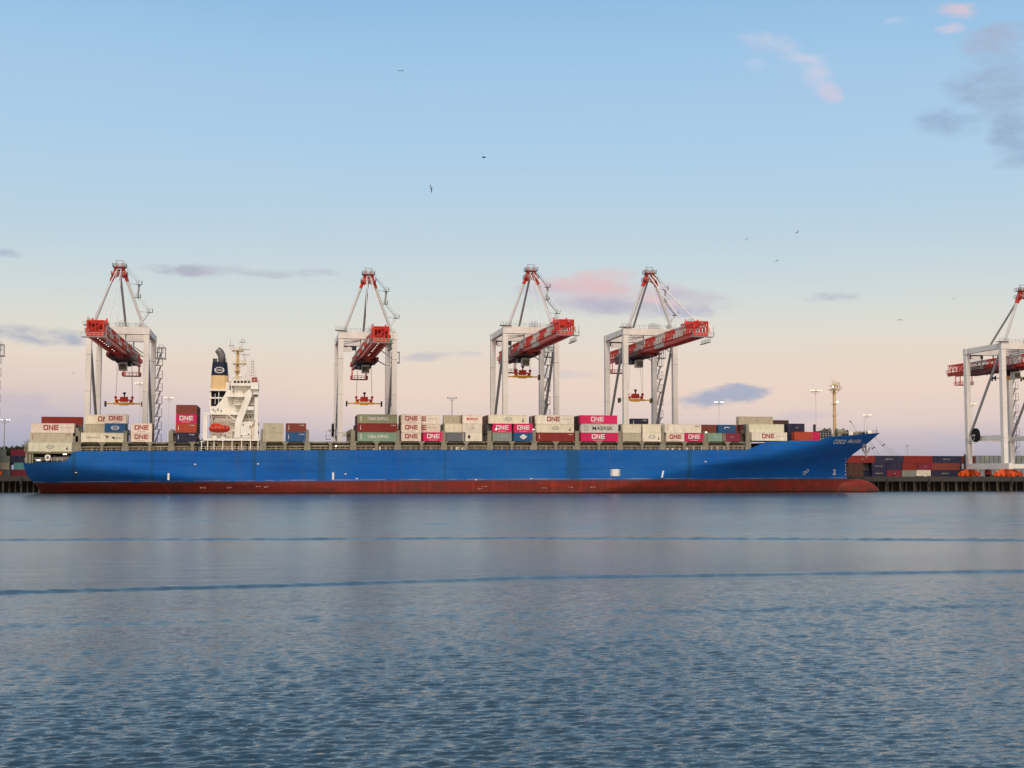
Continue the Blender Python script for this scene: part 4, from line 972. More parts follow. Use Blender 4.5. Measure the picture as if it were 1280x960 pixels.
p = MB(); pbox(p, 313.5, 323, 478, 486, YA-.6, YA+3.2); pbox(p, 316.5, 322.5, 486, 493, YA-.2, YA+3); pbox(p, 313, 323.5, 485.2, 486.4, YA-.9, YA+3.3); dbuild(p, 'bridge_wing', M_white)
p = MB(); pbox(p, 317, 322, 493.5, 495.3, YA-.25, YA-.21); dbuild(p, 'wing_window', M_glass)
def ppoly(mb, pts, y0, y1): mb.prism([at(a, b, y0) for a, b in pts], y0, y1)
p = MB()                                       # big inclined wing support and its leg
ppoly(p, [(293, 547), (300, 547), (301, 531), (315, 494), (316.5, 487), (310, 487), (293.5, 528)], YA, YA+.9)
dbuild(p, 'wing_strut', M_white)
p = MB(); pbox(p, 317.5, 323, 495, 549, YA+.05, YA+1.1); pbox(p, 309, 317.4, 508, 512.5, YA+.1, YA+.9); dbuild(p, 'wing_pillar', M_white)
p = MB(); pbox(p, 300, 317.3, 527.5, 547.8, YA+.2, YA+1.2); pbox(p, 294, 301.2, 531, 548.3, YA+.25, YA+1.3); dbuild(p, 'side_plate', M_white)
for px, py in ((304, 531), (312.5, 533), (310.5, 543), (301.8, 545)):
    p = MB(); pbox(p, px-.7, px+.7, py-1.1, py+1.1, YA+.14, YA+.19); dbuild(p, 'port_hole', M_glass)
for y_ in (500, 510.5, 521.5, 532):
    for i in range(3):
        p = MB(); pbox(p, 304+i*4.2, 305.4+i*4.2, y_-1.3, y_+1.0, YA+3.42, YA+3.48); dbuild(p, 'window', M_glass)
rgc = random.Random(21)
for k in range(26):
    if k % 2: cx_, cy_, yy_, ww = rgc.uniform(291, 312), rgc.uniform(484, 530), YA+3.3, rgc.uniform(.5, 1.1)
    else: cx_, cy_, yy_, ww = rgc.uniform(263, 298), rgc.choice((513, 524, 545))+rgc.uniform(-1, 1), YA+3.8, rgc.uniform(.5, 1.3)
    p = MB(); pbox(p, cx_-ww, cx_+ww, cy_-rgc.uniform(.5, 2.0), cy_+rgc.uniform(.5, 1.2), yy_, yy_+.2); dbuild(p, 'fitting', rgc.choice([M_grey, M_olive, M_dark, M_letterg, M_glass]))
p = MB()                                       # outside stair flights between decks
for k, (y0, y1) in enumerate(((527, 516), (516, 505), (505, 495))):
    a = at(303 if k % 2 else 311, y0, YA+1.8); b = at(311 if k % 2 else 303, y1, YA+1.8)
    p.bar((a[0], YA+1.8, a[1]), (b[0], YA+1.8, b[1]), .6, .12); p.bar((a[0], YA+1.6, a[1]+1), (b[0], YA+1.6, b[1]+1), .07)
dbuild(p, 'stair', M_olive)
p = MB()
for y_, a, b in ((495, 284, 315), (505, 293, 317), (516, 292, 317), (527, 301, 317), (474, 289, 312)):
    xa, z = at(a, y_, YA+1.5); xb, _ = at(b, y_, YA+1.5); p.rail([(xa, YA+1.5, z), (xb, YA+1.5, z)], 1.05, .07, step=1.5)
xa, z = at(312, 478, YA-.6); xb, _ = at(323.5, 478, YA-.6); p.rail([(xa, YA-.6, z), (xb, YA-.6, z)], 1.0, .07, step=1.4)
xa, z = at(249, 548.2, YA+.1); xb, _ = at(324, 548.2, YA+.1); p.rail([(xa, YA+.1, z), (xb, YA+.1, z)], 1.1, .09, step=1.6)
dbuild(p, 'handrail', M_white)
p = MB()                                       # engine casing with black louvre openings
pbox(p, 261.5, 284, 486.5, 488.3, YA+5.5, YA+20); pbox(p, 261.5, 264, 488, 512, YA+6, YA+20); pbox(p, 262, 284, 496.6, 498.2, YA+5.8, YA+20); pbox(p, 272.8, 274, 488, 506, YA+5.9, YA+6.4); pbox(p, 281.5, 287, 478, 508, YA+6, YA+20)
pbox(p, 268.5, 269.3, 492, 505, YA+5.8, YA+6.2)
dbuild(p, 'casing_frame', M_white)
p = MB(); pbox(p, 262.5, 282, 488, 508.5, YA+6.6, YA+19.5); dbuild(p, 'casing_opening', M_black)
# funnel: tapered body, tan below, navy above
def frustum(mb, pxa, pxb, py_b, pxc, pxd, py_t, y0, y1, inset):
    xa, zb_ = at(pxa, py_b, y0); xb, _ = at(pxb, py_b, y0); xc, zt_ = at(pxc, py_t, y0); xd, _ = at(pxd, py_t, y0)
    c = .9
    def loop(a, b, y0, y1, z): return [(a+c, y0, z), (b-c, y0, z), (b, y0+c, z), (b, y1-c, z), (b-c, y1, z), (a+c, y1, z), (a, y1-c, z), (a, y0+c, z)]
    k = len(mb.v); mb.v += loop(xa, xb, y0, y1, zb_)+loop(xc, xd, y0+inset, y1-inset, zt_)
    for i in range(8): j = (i+1) % 8; mb.f.append((k+i, k+j, k+8+j, k+8+i)); mb.m.append(0)
    mb.f.append(tuple(k+8+i for i in range(8))); mb.m.append(0)
fu = bpy.data.objects.new('funnel', None); COL.objects.link(fu); fu.parent = ship
p = MB(); frustum(p, 263, 285, 486.5, 263.8, 284.6, 469, YA+6.5, YA+17, .15); sbuild(p, 'funnel_base', mat('funnel tan', (.68, .48, .24), .5, dirt=.25), fu)
p = MB(); frustum(p, 263.8, 284.6, 469, 265.5, 283.3, 451.8, YA+6.65, YA+16.85, .2); sbuild(p, 'funnel_top', M_navy, fu)
X, Z = at(274.2, 462.5, YA+6.5); ov = oval_mesh(3.0, 1.9, M_letterw, None); link('logo', ov, fu, (X-SO.x, YA+6.55-SO.y, Z-SO.z)); link('lettering', text_mesh('COSCO', .66, M_letterw, .015, width=2.5), fu, (X-SO.x, YA+6.52-SO.y, Z-SO.z))
p = MB(); pts = [(277, 452.5), (277.4, 448), (277, 444.5), (275.8, 441.5), (274, 439), (271.5, 436.8)]; rr = (1.05, 1.15, 1.2, 1.2, 1.15, 1.0)
P3 = [Vector((at(a, b, YA+9)[0], YA+9, at(a, b, YA+9)[1])) for a, b in pts]
p.sweep(P3, rr)
sbuild(p, 'exhaust_pipe', M_pipe, fu, True)
p = MB()
for px in (267.5, 270, 281): X, Z = at(px, 449.5, YA+8); p.tube((X, YA+8, Z-1), (X, YA+8, Z+.3), .28, 8)
xa, z = at(266, 451.5, YA+7); xb, _ = at(283, 451.5, YA+7); p.rail([(xa, YA+7, z), (xb, YA+7, z)], .8, .08, step=1.2)
sbuild(p, 'vent_pipe', M_dark, fu)
# lifeboat davit, lower deck pillars and pipes
p = MB(); pbox(p, 253.5, 259.5, 519, 549, YA+1.0, YA+2.2); pbox(p, 253, 301, 516.6, 518.2, YA+1.0, YA+2.2); pbox(p, 299, 300.3, 518, 547, YA+1.1, YA+2.0)
for px in (264, 283): X, Z = at(px, 518, YA+1.2); p.bar((X, YA+1.2, Z), (X+.4, YA+1.2, Z-3), .16)
a = at(284, 517.5, YA+1); b = at(297, 527, YA+1); p.bar((a[0], YA+1, a[1]), (b[0], YA+1, b[1]), .3)
dbuild(p, 'davit', M_white)
p = MB(); a = at(261, 526.5, YA+4); pbox(p, 262, 299, 520, 521, YA+3.6, YA+4); dbuild(p, 'pipe', M_white)
for px in (252, 259.5, 267.5, 278.5, 290, 302, 313, 322.5):
    p = MB(); pbox(p, px-.6, px+.6, 550.6, 562.6, YA+.2, YA+1); dbuild(p, 'pillar', M_white)
p = MB(); pbox(p, 253, 324, 552.5, 563, YA+3.0, YA+26); dbuild(p, 'lower_wall', mat('lower wall cream', (.55, .45, .30), .6, dirt=.45, dirtcol=(.2, .12, .08), scale=.8))  # wall cream, turning browner in random patches
for px in (256, 262, 270.5, 296, 309, 318):
    p = MB(); pbox(p, px-1.2, px+1.2, 555, 562.5, YA+2.93, YA+2.98); dbuild(p, 'doorway', M_black)
p = MB(); xa, z = at(250, 562.8, YA-.2); xb, _ = at(325, 562.8, YA-.2); p.rail([(xa, YA-.2, z), (xb, YA-.2, z)], 1.1, .08, step=1.6)
a = at(248, 556, YA); 
for px, py in ((268, 547.5), (278.5, 548.5)): X, Z = at(px, py, YA-.1); p.tube((X, YA-.1, Z), (X, YA+.2, Z), .75, 12)
dbuild(p, 'lower_rail', M_white)
p = MB()
for px, w, h in ((249.5, 1.1, 2.4), (253, .8, 1.6), (251, 1.5, 1.0)): X, Z = at(px, 562.8, YA+1); p.box(X-w, X+w, YA+1, YA+2, Z, Z+h)
a = at(247, 552, YA+1); b = at(255, 549.5, YA+1); p.bar((a[0], YA+1, a[1]), (b[0], YA+1, b[1]), .4); sbuild(p, 'mooring_winch', M_dark)
p = MB(); X, Z = at(314.5, 533, YA-.2)
p.bar((X, YA, Z-4), (X, YA, Z+.2), .2); p.bar((X, YA-.1, Z), (X+1.0, YA-.2, Z+2.0), .18); p.bar((X-.8, YA, Z-.5), (X+1.0, YA, Z+.6), .14); dbuild(p, 'provision_crane', M_tan)
# radar mast and aerials
mt = bpy.data.objects.new('radar_mast', None); COL.objects.link(mt); mt.parent = ship
YM = YA+10; p = MB(); X, Z0 = at(296.8, 474, YM); Z1 = atz(296.8, 437, YM)
p.bar((X, YM, Z0-.5), (X, YM, Z1), 1.15, 1.15, 0, .8, .8); sbuild(p, 'mast_post', M_tan, mt)
p = MB()
for y_, a, b in ((437.5, 289.5, 304), (454, 291, 308), (463, 293, 300)):
    pbox(p, a, b, y_, y_+.7, YM-1.4, YM+1.4); xa, z = at(a, y_, YM-1.4); xb, _ = at(b, y_, YM-1.4); p.rail([(xa, YM-1.4, z), (xb, YM-1.4, z)], .9, .07, step=1.3)
    p.bar((xa, YM, z), (X, YM, z-1.6), .12); p.bar((xb, YM, z), (X, YM, z-1.6), .12)
sbuild(p, 'mast_platform', M_tan, mt)
p = MB()
for px, y0, y1 in ((288, 437, 424), (291.5, 436, 430), (302.5, 437, 426), (305, 455, 437), (307, 456, 446), (299.8, 436, 431)):
    xa, za = at(px, y0, YM); xb, zb2 = at(px+.3, y1, YM); p.bar((xa, YM, za), (xb, YM, zb2), .13)
for px, y_, w in ((303, 428, 1.0), (289, 432, .8), (305.5, 436.6, 1.6), (307, 443.5, 1.2)):
    xa, za = at(px, y_, YM-.3); p.bar((xa-w, YM-.3, za), (xa+w, YM-.3, za), .18, .25)
p.ring(((at(303.5, 426, YM))[0], YM, at(303.5, 426, YM)[1]), .55, .16, 'y', 12)
sbuild(p, 'radar_antenna', M_grey, mt)
p = MB(); pts = [(290, 474), (287, 472)]
for px in (313.5, 317.5):
    xa, za = at(px, 472, YM-4); xb, zb2 = at(315.8+(px-315.5)*.4, 450, YM-4); p.bar((xa, YM-4, za), (xb, YM-4, zb2), .12)
for i in range(6):
    xa, za = at(314.0+.2*i, 469-3.4*i, YM-4); p.ring((xa+.3, YM-4, za), .45, .1, 'z', 8)
xa, za = at(290.5, 434, YM); xb, zb2 = at(297, 430, YM)
for px, y0, y1 in ((309.5, 473, 455), (319.5, 473, 462), (307, 473, 466), (311.5, 473, 449)):
    xa, za = at(px, y0, YM-2); p.bar((xa, YM-2, za), (xa+.05, YM-2, atz(px, y1, YM-2)), .08)
sbuild(p, 'whip_aerial', M_grey, mt)
p = MB()
for px, r_ in ((287.8, .55), (292.5, .45), (300.5, .6), (306, .4)):
    X, Z = at(px, 478 if px < 290 else 472.5, YA+3)
    p.tube((X, YA+3, Z-1), (X, YA+3, Z+.2), .12, 8); bm_n = 10
    for k in range(5):
        t0, t1 = k/5*math.pi, (k+1)/5*math.pi; p.tube((X, YA+3, Z+r_-r_*math.cos(t0)), (X, YA+3, Z+r_-r_*math.cos(t1)), max(.02, r_*math.sin(t0)), 10, 0, max(.02, r_*math.sin(t1)), False)
sbuild(p, 'radome', M_white, mt)
p = MB(); pbox(p, 314.5, 321.5, 471.8, 477.6, YA+1, YA+4); sbuild(p, 'signal_locker', mat('locker red', (.28, .03, .03), .5), mt)

# lifeboat hanging in the davit
def lifeboat():
    xa, z0 = at(260.5, 541.5, YA-.3); xb, z1 = at(287.5, 529.5, YA-.3); L = xb-xa; H = z1-z0
    root = empty('lifeboat', ((xa+xb)/2, YA+1.0, z0), 'enclosed orange-red lifeboat hanging in the davit beside the white deckhouse', 'lifeboat')
    bm = bmesh.new(); bmesh.ops.create_uvsphere(bm, u_segments=24, v_segments=16, radius=1)
    bmesh.ops.rotate(bm, verts=bm.verts, cent=(0, 0, 0), matrix=Matrix.Rotation(math.pi/2, 3, 'Y'))
    for v in bm.verts:
        x, y, z = v.co; s = (1-abs(x)**3.2)**.5 if abs(x) < 1 else 0; r = math.hypot(y, z) or 1
        y, z = y/r*s, z/r*s
        if z < 0: y *= 1-.35*z*z; z *= .95
        v.co = (x*L/2, y*1.35, H*.47+z*H*.42)
    for f in bm.faces: f.smooth = True
    me = bpy.data.meshes.new('boat_hull'); bm.to_mesh(me); bm.free(); me.materials.append(M_lifeboat); link('boat_hull', me, root)
    m_ = MB(); m_.box(-L*.33, L*.05, -.8, .8, H*.82, H*1.0); m_.box(-L*.40, -L*.30, -.7, .7, H*.8, H*.93); m_.build('canopy', M_lifeboat, root)
    m_ = MB(); m_.box(-L*.45, L*.45, -1.42, -1.30, H*.44, H*.50); m_.build('fender_strip', mat('lifeboat trim', (.45, .05, .03), .5), root)
    for i in range(4):
        m_ = MB(); m_.box(-L*.28+i*1.1, -L*.28+i*1.1+.35, -1.28, -1.15, H*.60, H*.72); m_.build('window', M_glass, root)
    m_ = MB()
    for x in (-L*.36, L*.36): m_.bar((x, 0, H*.8), (x, .1, H+2.0), .1)
    m_.build('fall_wire', M_grey, root)
lifeboat()
p = MB()                                          # boarding ladder line near the bow
a = at(1049.5, 592, SY+9); b = at(1051.3, 613, SY+9)

# ------------------------------------------------------------------ quay cranes
CW, GY = 9.1, 25.0
ORDC = {}
def crane(px, dz, trolley_y, where, label, boomtip=-55, tip_red=True, stair=True):
    Xc = atx(px, 436.0, 450)
    root = empty('quay_crane', (Xc, 436.0, QZ), label, 'crane', 'ship-to-shore cranes on the quay')
    def bd(mb, name, m, parent=None, smooth=False): return mb.build(name, m, parent or root, None, smooth)
    HT = 49.2+dz; MB_ = 15.0; SB = 3.2
    # legs
    for sy in (0, GY):
        for sx in (-1, 1):
            x = sx*CW; p = MB()
            p.bar((x, sy, SB), (x*(1.0), sy, HT-1.2), 1.7, 2.1, 0, 1.75, 2.0)
            for z in (MB_, 28, 40): p.box(x-.92, x+.92, sy-1.12, sy+1.12, z, z+.12)
            bd(p, 'leg', M_cream)
    # portal beams
    for sy in (0, GY):
        p = MB(); p.box(-CW-.95, CW+.95, sy-1.15, sy+1.15, HT-2.4, HT)
        if sy: p.box(-CW+1.2, -CW+5.2, sy-1.2, sy-1.16, HT-4.6, HT-2.9)
        bd(p, 'portal_beam', M_cream)
    for a_, b_ in ((-CW+1.0, -CW+3.9), (-CW+4.4, -CW+6.5)): p = MB(); p.box(a_, b_, GY-1, GY+1, HT-3.9, HT-2.41); bd(p, 'cable_tray', M_dark)
    for sx in (-1, 1):
        x = sx*CW; p = MB(); p.box(x-.75, x+.75, 1.2, GY-1.2, HT-2.1, HT-.1); bd(p, 'side_beam', M_cream)
        p = MB(); p.box(x-.6, x+.6, 1.1, GY-1.1, MB_-.9, MB_+.9); bd(p, 'tie_beam', M_cream)
        p = MB(); p.box(x-.9, x+.9, -4, GY+4, SB-.1, SB+2.1); bd(p, 'sill_beam', M_cream)
        p = MB(); p.tube((x, .8, HT-2.6), (x, GY-1, MB_+1.0), .48, 10); bd(p, 'diagonal_brace', M_creamdk)
    for sy in (0, GY):
        p = MB(); p.box(-CW+.9, CW-.9, sy-.5, sy+.5, MB_-.9+6*(0), MB_+.7) if sy else p.box(-CW+.9, CW-.9, sy-.45, sy+.45, SB+.2, SB+1.8); bd(p, 'cross_beam', M_cream)
    # knee braces under the front beam and hanger beam for the boom
    for a_, b_, w_ in (((-CW+1, 0, HT-4.2), (-2.6, 0, HT-3.0), .3), ((-CW+1, 0, HT-3.3), (-2.6, 0, HT-2.9), .22), ((CW-1, 0, HT-8.6), (3.6, 0, HT-5.5), .4), ((CW-1, GY, HT-9), (2.8, GY, HT-6), .4)):
        p = MB(); p.bar(a_, b_, w_); bd(p, 'knee_brace', M_creamdk)
    for sy in (0, GY):
        for sx in (-1, 1): p = MB(); p.bar((sx*2.4, sy, HT-2.4), (sx*2.4, sy, HT-5.0), .4); bd(p, 'boom_hanger', M_creamdk)
    # bogies, bright orange
    for sy in (0, GY):
        for sx in (-1, 1):
            p = MB(); x = sx*CW
            p.prism([(x-3.9, 1.9), (x-3.6, 1.4), (x+3.6, 1.4), (x+3.9, 1.9), (x+1.2, 3.05), (x-1.2, 3.05)], sy-.6, sy+.6)
            for k in (-3.0, 0 if False else -1.0, 1.0, 3.0):
                p.tube((x+k, sy-.35, .62), (x+k, sy+.35, .62), .5, 12); p.box(x+k-.75, x+k+.75, sy-.55, sy-.38, .55, 1.35); p.box(x+k-.75, x+k+.75, sy+.38, sy+.55, .55, 1.35)
            p.box(x-4.6, x-4.1, sy-.5, sy+.5, .5, 1.7); p.box(x+4.1, x+4.6, sy-.5, sy+.5, .5, 1.7)
            bd(p, 'bogie', M_orange)
    # A-frame to the apex
    AZ = HT+20.0; ax = 0
    nodez = AZ-4.8
    for sx in (-1, 1):
        a = Vector((sx*(CW-1.0), 0, HT)); b = Vector((sx*.8, 0, AZ)); c = a.lerp(b, (nodez-a.z)/(b.z-a.z))
        p = MB(); p.tube(a, c, .50, 10); p.box(a.x-1.2, a.x+1.2, -1.2, 1.2, HT, HT+.35); bd(p, 'frame_strut', mat('strut grey', (.56, .55, .54), .5, dirt=.25, scale=.5))
    p = MB()
    for sx in (-1, 1):
        a = Vector((sx*(CW-1.0), 0, HT)); b = Vector((sx*.8, 0, AZ)); c = a.lerp(b, (nodez-a.z)/(b.z-a.z)); p.bar(c, b, 1.35, 1.1)
        p.bar((sx*1.5, 0, nodez+1.2), (-sx*1.5, 0, AZ-.5), .8)
    p.box(-1.5, 1.5, -.8, .8, AZ-2.4, AZ-1.6); p.box(-1.6, 1.6, -1, 1, AZ-.2, AZ+.1); bd(p, 'apex_node', M_red)
    p = MB()
    for z, w in ((AZ-2.9, 2.5), (AZ-.2, 2.1)):
        p.box(-w, w, -1.9, -1.0, z-.12, z); p.box(-w, w, 1.0, 1.9, z-.12, z); p.box(-w, -1.6, -1.9, 1.9, z-.121, z-.002); p.box(1.6, w, -1.9, 1.9, z-.121, z-.002)
        p.rail([(-w, -1.9, z), (w, -1.9, z), (w, 1.9, z), (-w, 1.9, z), (-w, -1.9, z)], 1.1, .10, step=1.3)
    p.bar((-1.1, 0, AZ), (-1.1, 0, AZ+2.2), .2); p.bar((1.3, 0, AZ), (1.3, 0, AZ+2.0), .2); p.bar((-1.1, 0, AZ+2.1), (1.3, 0, AZ+2.0), .2)
    for sx in (-1, 1): p.tube((sx*1.0, -.4, AZ+.6), (sx*1.0, .4, AZ+.6), .7, 12)
    bd(p, 'apex_platform', M_grey)
    BZ = HT-9.0+(dz*.15)                              # bottom of the boom
    BT = BZ+4.4
    p = MB(); p.tube((0, .3, AZ-1), (0, GY, HT+.0), .40, 10); bd(p, 'backstay', mat('backstay grey', (.46, .455, .455), .5, dirt=.25))
    for sx in (-1, 1):
        p = MB(); q1 = (sx*2.4, boomtip+9, BT+.6); p.tube((sx*.6, -.3, AZ-.6), q1, .22 if dz > 3.2 else .15, 8); bd(p, 'forestay', M_cream)
        p = MB(); q1 = (sx*2.4, boomtip+29, BT+.4); p.tube((sx*.6, -.3, AZ-1.2), q1, .11, 8); bd(p, 'forestay', M_cream)
    # stair flights up the right-hand strut of the A-frame
    p = MB(); a = Vector((CW-1.0, 0, HT)); b = Vector((.8, 0, AZ))
    Q = [a.lerp(b, t)+Vector((1.2, 1.0, 0)) for t in (.97, .72, .50, .26, .0)]
    offs = (0, 2.2, 0.2, 2.4, -3.0)
    for i in range(4):
        u, v = Q[i]+Vector((offs[i], 0, 0)), Q[i+1]+Vector((offs[i+1], 0, 0)); p.bar(u, v, .7, .14); p.bar(u+Vector((0, -.35, 1)), v+Vector((0, -.35, 1)), .09)
        p.box(v.x-.9, v.x+.9, v.y-.8, v.y+.8, v.z-.1, v.z) ; p.rail([(v.x-.9, v.y-.8, v.z), (v.x+.9, v.y-.8, v.z), (v.x+.9, v.y+.8, v.z)], 1.1, .09, step=.9)
        w = a.lerp(b, (.97, .72, .50, .26, .0)[i+1]); p.bar(w, v, .15)
    bd(p, 'upper_stair', M_grey)
    # top walkway with rails and a small motor house
    p = MB(); p.rail([(-CW, -1.2, HT), (CW, -1.2, HT)], 1.1, .08, step=1.6); p.box(-.6, 3.4, -.9, .9, HT, HT+.25); p.rail([(-.6, -.9, HT+.2), (3.4, -.9, HT+.2)], 1.2, .1, step=1); p.rail([(.4, .5, HT+.25), (2.4, .5, HT+.25)], 1.8, .1, step=1)
    p.box(-CW-1.9, -CW+1.9, -1.7, 1.7, HT+.36, HT+.48); p.rail([(-CW-1.9, -1.7, HT+.48), (-CW+1.9, -1.7, HT+.48)], 1.0, .09, step=1); bd(p, 'top_walkway', M_grey)
    # boom: alternating red and white lengths, each girder floor + side lattice
    HW = 2.3; Y0 = boomtip; Y1 = 52; ny = 10
    segs = [(Y0, Y0+9, 1), (Y0+9, Y0+20, 0 if tip_red != 'long' else 0), (Y0+20, Y0+31, 1), (Y0+31, Y0+42, 0), (Y0+42, Y0+54, 1), (Y0+54, Y0+66, 0), (Y0+66, Y0+78, 1), (Y0+78, Y0+90, 0), (Y0+90, Y1, 1)]
    for a, b, red in segs:
        m_ = M_red if red else M_boomwhite
        p = MB(); p.box(-HW, -HW+1.0, a+.004, b-.004, BZ, BZ+1.3); p.box(HW-1.0, HW, a+.004, b-.004, BZ, BZ+1.3); sec = bd(p, 'boom_section', m_ if dz > 1 and a == Y0+31 else M_red)
        p = MB(); n = max(2, round((b-a)/3.0)); st = (b-a)/n
        for sx in (-1, 1):
            x = sx*(HW-.25); p.bar((x, a, BT), (x, b, BT), .38, .38)
            for i in range(n):
                y = a+i*st; p.bar((x, y, BZ+1.3), (x, y, BT), .22); p.bar((x, y, BZ+1.3), (x, y+st/2, BT), .20); p.bar((x, y+st/2, BT), (x, y+st, BZ+1.3), .20)
            xo = sx*(HW+.55)
            p.rail([(xo, a, BZ+1.35), (xo, b, BZ+1.35)], 1.15, .12, step=1.4); p.box(min(xo, sx*HW), max(xo, sx*HW), a, b, BZ+1.22, BZ+1.34)
        for i in range(n+1):
            y = a+i*st; p.bar((-HW+.3, y, BT), (HW-.3, y, BT), .22)
            if i < n: p.bar((-HW+.3, y, BT), (HW-.3, y+st, BT), .14)
        bd(p, 'boom_lattice', m_, sec)
    p = MB(); p.box(-HW+1.0, HW-1.0, Y0+.3, Y0+50, BZ+.10, BZ+.32)
    for i in range(26): p.box(-HW+1.0, HW-1.0, Y0+i*2.0+.3, Y0+i*2.0+.5, BZ-.02, BZ+.10)
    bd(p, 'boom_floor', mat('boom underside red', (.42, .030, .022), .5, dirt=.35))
    # head of the boom: open end frame, red sheave house on top
    p = MB(); p.box(-HW-.1, HW+.1, Y0-.25, Y0+.0, BZ+.1, BZ+1.2)
    for x in (-HW, HW): p.bar((x, Y0-.1, BZ+1.2), (x, Y0-.1, BT+.3), .28)
    p.bar((-HW, Y0-.1, BT+.3), (HW, Y0-.1, BT+.3), .3); p.bar((-HW, Y0-.12, BZ+1.3), (HW, Y0-.12, BT), .2)
    if dz < 1:
        for k in range(5): p.bar((-HW+.2+k*(HW-.2)/2, Y0+.1, BZ+1.2), (-HW+.2+k*(HW-.2)/2, Y0+.1, BT+.1), .16)
        for k in range(3): p.bar((-HW, Y0+.2+k*3, BZ+1.2+k*.4), (HW, Y0+.2+k*3, BT-.4), .28)
        p.box(-1.2, 1.2, Y0+.8, Y0+2.6, BZ+.4, BZ+2.4); p.box(-HW+.1, HW-.1, Y0+2.0, Y0+7.5, BT-.35, BT+.35)
    sh = MB(); sh.box(-HW+.1, HW-.1, Y0+7.5, Y0+13.5, BT-.6, BT+.9); sh.box(-HW+.5, HW-.5, Y0+8.5, Y0+11.5, BT+.9, BT+1.4)
    for sx in (-1, 1): sh.bar((sx*HW, Y0+8, BT+.2), (sx*2.0, Y0+9, BT+1.9), .4)
    bd(sh, 'sheave_house', M_red)
    bd(p, 'boom_head', M_red)
    p = MB(); p.box(-HW-1.2, HW+1.2, Y0-2.6, Y0-.3, BZ-.35, BZ-.2); p.rail([(-HW-1.2, Y0-2.6, BZ-.2), (HW+1.2, Y0-2.6, BZ-.2)], 1.2, .1, step=1.2); p.bar((HW+1, Y0-2.4, BZ), (HW+1, Y0-2.4, BZ+2.8), .14); p.rail([(HW+.9, Y0+.3, BZ-1.6), (HW+.9, Y0+9, BZ-1.6)], 1.1, .1, step=1.5); p.box(HW+.3, HW+1.2, Y0+.3, Y0+9, BZ-1.72, BZ-1.6)
    p.rail([(-HW, Y0+.5, BT+.4), (-HW, Y0+6, BT+.4)], 1.0, .08, step=1.4)
    bd(p, 'tip_platform', M_grey)
    # work lights under the boom
    for i in range(9 if dz < 1 else 0):
        if i in (6,): continue
        p = MB(); y = Y0+3.5+i*4.9; x = -.6 if px > 340 else .3; p.tube((x, y, BZ-.12), (x, y, BZ-.02), .19, 10); bd(p, 'boom_light', M_lampw)
    # trolley, cab, machinery
    ty = trolley_y
    p = MB(); p.box(-2.7, 2.7, ty-3.2, ty+3.2, BZ-1.1, BZ-.25); p.box(-1.9, -.2, ty-2.5, ty+2.5, BZ-2.6, BZ-1.1); p.box(.3, 2.2, ty-2.2, ty+1.8, BZ-2.2, BZ-1.1)
    for sx in (-2.4, 2.4):
        for k in (-2.6, 2.6): p.tube((sx-.3, ty+k, BZ-.2), (sx+.3, ty+k, BZ-.2), .55, 10)
    bd(p, 'trolley', M_dark)
    p = MB(); cz = BZ-4.0; ty = 48.0
    for (x, y) in ((-2.6, -6.6), (2.6, -6.6), (-2.6, -3.0), (2.6, -3.0)): p.bar((x, ty+y, cz), (x, ty+y, BZ-.2), .26)
    p.box(-3.1, 3.1, ty-7.0, ty-2.6, cz-.2, cz); p.rail([(-3.1, ty-7.0, cz), (3.1, ty-7.0, cz), (3.1, ty-2.6, cz)], 1.15, .16, step=1.2); p.rail([(-3.1, ty-7.0, cz), (-3.1, ty-2.6, cz)], 1.15, .16, step=1.2); bd(p, 'cab_frame', M_red)
    ty = trolley_y; cz = BZ-4.6; cab = MB(); cab.box(-1.3, 1.3, ty-6.2, ty-3.4, cz+.4, cz+3.2); cab = bd(cab, 'operator_cab', M_boomwhite)
    p = MB(); p.box(-1.15, 1.15, ty-6.26, ty-6.21, cz+.7, cz+2.5); bd(p, 'cab_window', M_glass, cab)
    # machinery house region on the boom, behind the front legs
    p = MB(); p.box(-3.5, 3.5, 2.5, 16, BZ-.9, BZ-.25); p.box(-3.9, -2.9, 1.5, 20, BZ-.6, BZ+.7); p.box(2.9, 3.9, 1.5, 20, BZ-.6, BZ+.7); p.box(-2.5, 2.5, 20, 38, BZ-.8, BZ+2.6); bd(p, 'machinery_deck', mat('machinery maroon', (.12, .02, .02), .5, dirt=.4))
    p = MB()
    for i in range(12):
        y = -4+i*2.4
        p.bar((-HW+.6, y, BZ), (-HW+.6, y+.6, BZ-1.9), .12); p.bar((-HW+.6, y+.6, BZ-1.9), (-HW+.6, y+1.2, BZ), .12)
    tag(bd(p, 'cable_festoon', M_dark), kind='stuff')
    # stair tower on the landside right leg
    p = MB(); x0 = CW+1.0; n = 9; dzs = (HT-4-5)/n
    for i in range(n):
        z = 5+i*dzs; zp = z+dzs*.55
        p.box(x0-.1, x0+2.3, GY-1.0, GY+1.0, zp-.14, zp); p.bar((x0-.1, GY-.9, zp-2.0), (x0+2.1, GY-.9, zp), .15)
        for xx in (x0+.9, x0+2.2):
            for yy in (GY-.95, GY+.95): p.bar((xx, yy, zp), (xx, yy, zp+2.6), .11)
        p.bar((x0+.9, GY-.95, zp+2.6), (x0+2.2, GY-.95, zp+2.6), .12); p.bar((x0+.9, GY-.95, zp+1.2), (x0+2.2, GY-.95, zp+1.2), .1); p.bar((x0+2.2, GY-.95, zp+2.6), (x0+2.2, GY+.95, zp+2.6), .1)
        p.bar((x0+.2, GY+.4, z-dzs*.45), (x0+1.6, GY+.4, zp), .5, .12)
    p.bar((x0+1.6, GY, 5), (x0+1.6, GY, 6), .1)
    p.box(x0, x0+3.4, GY-1.3, GY+1.3, HT-8.3, HT-8.1); bd(p, 'stair_tower', M_grey)
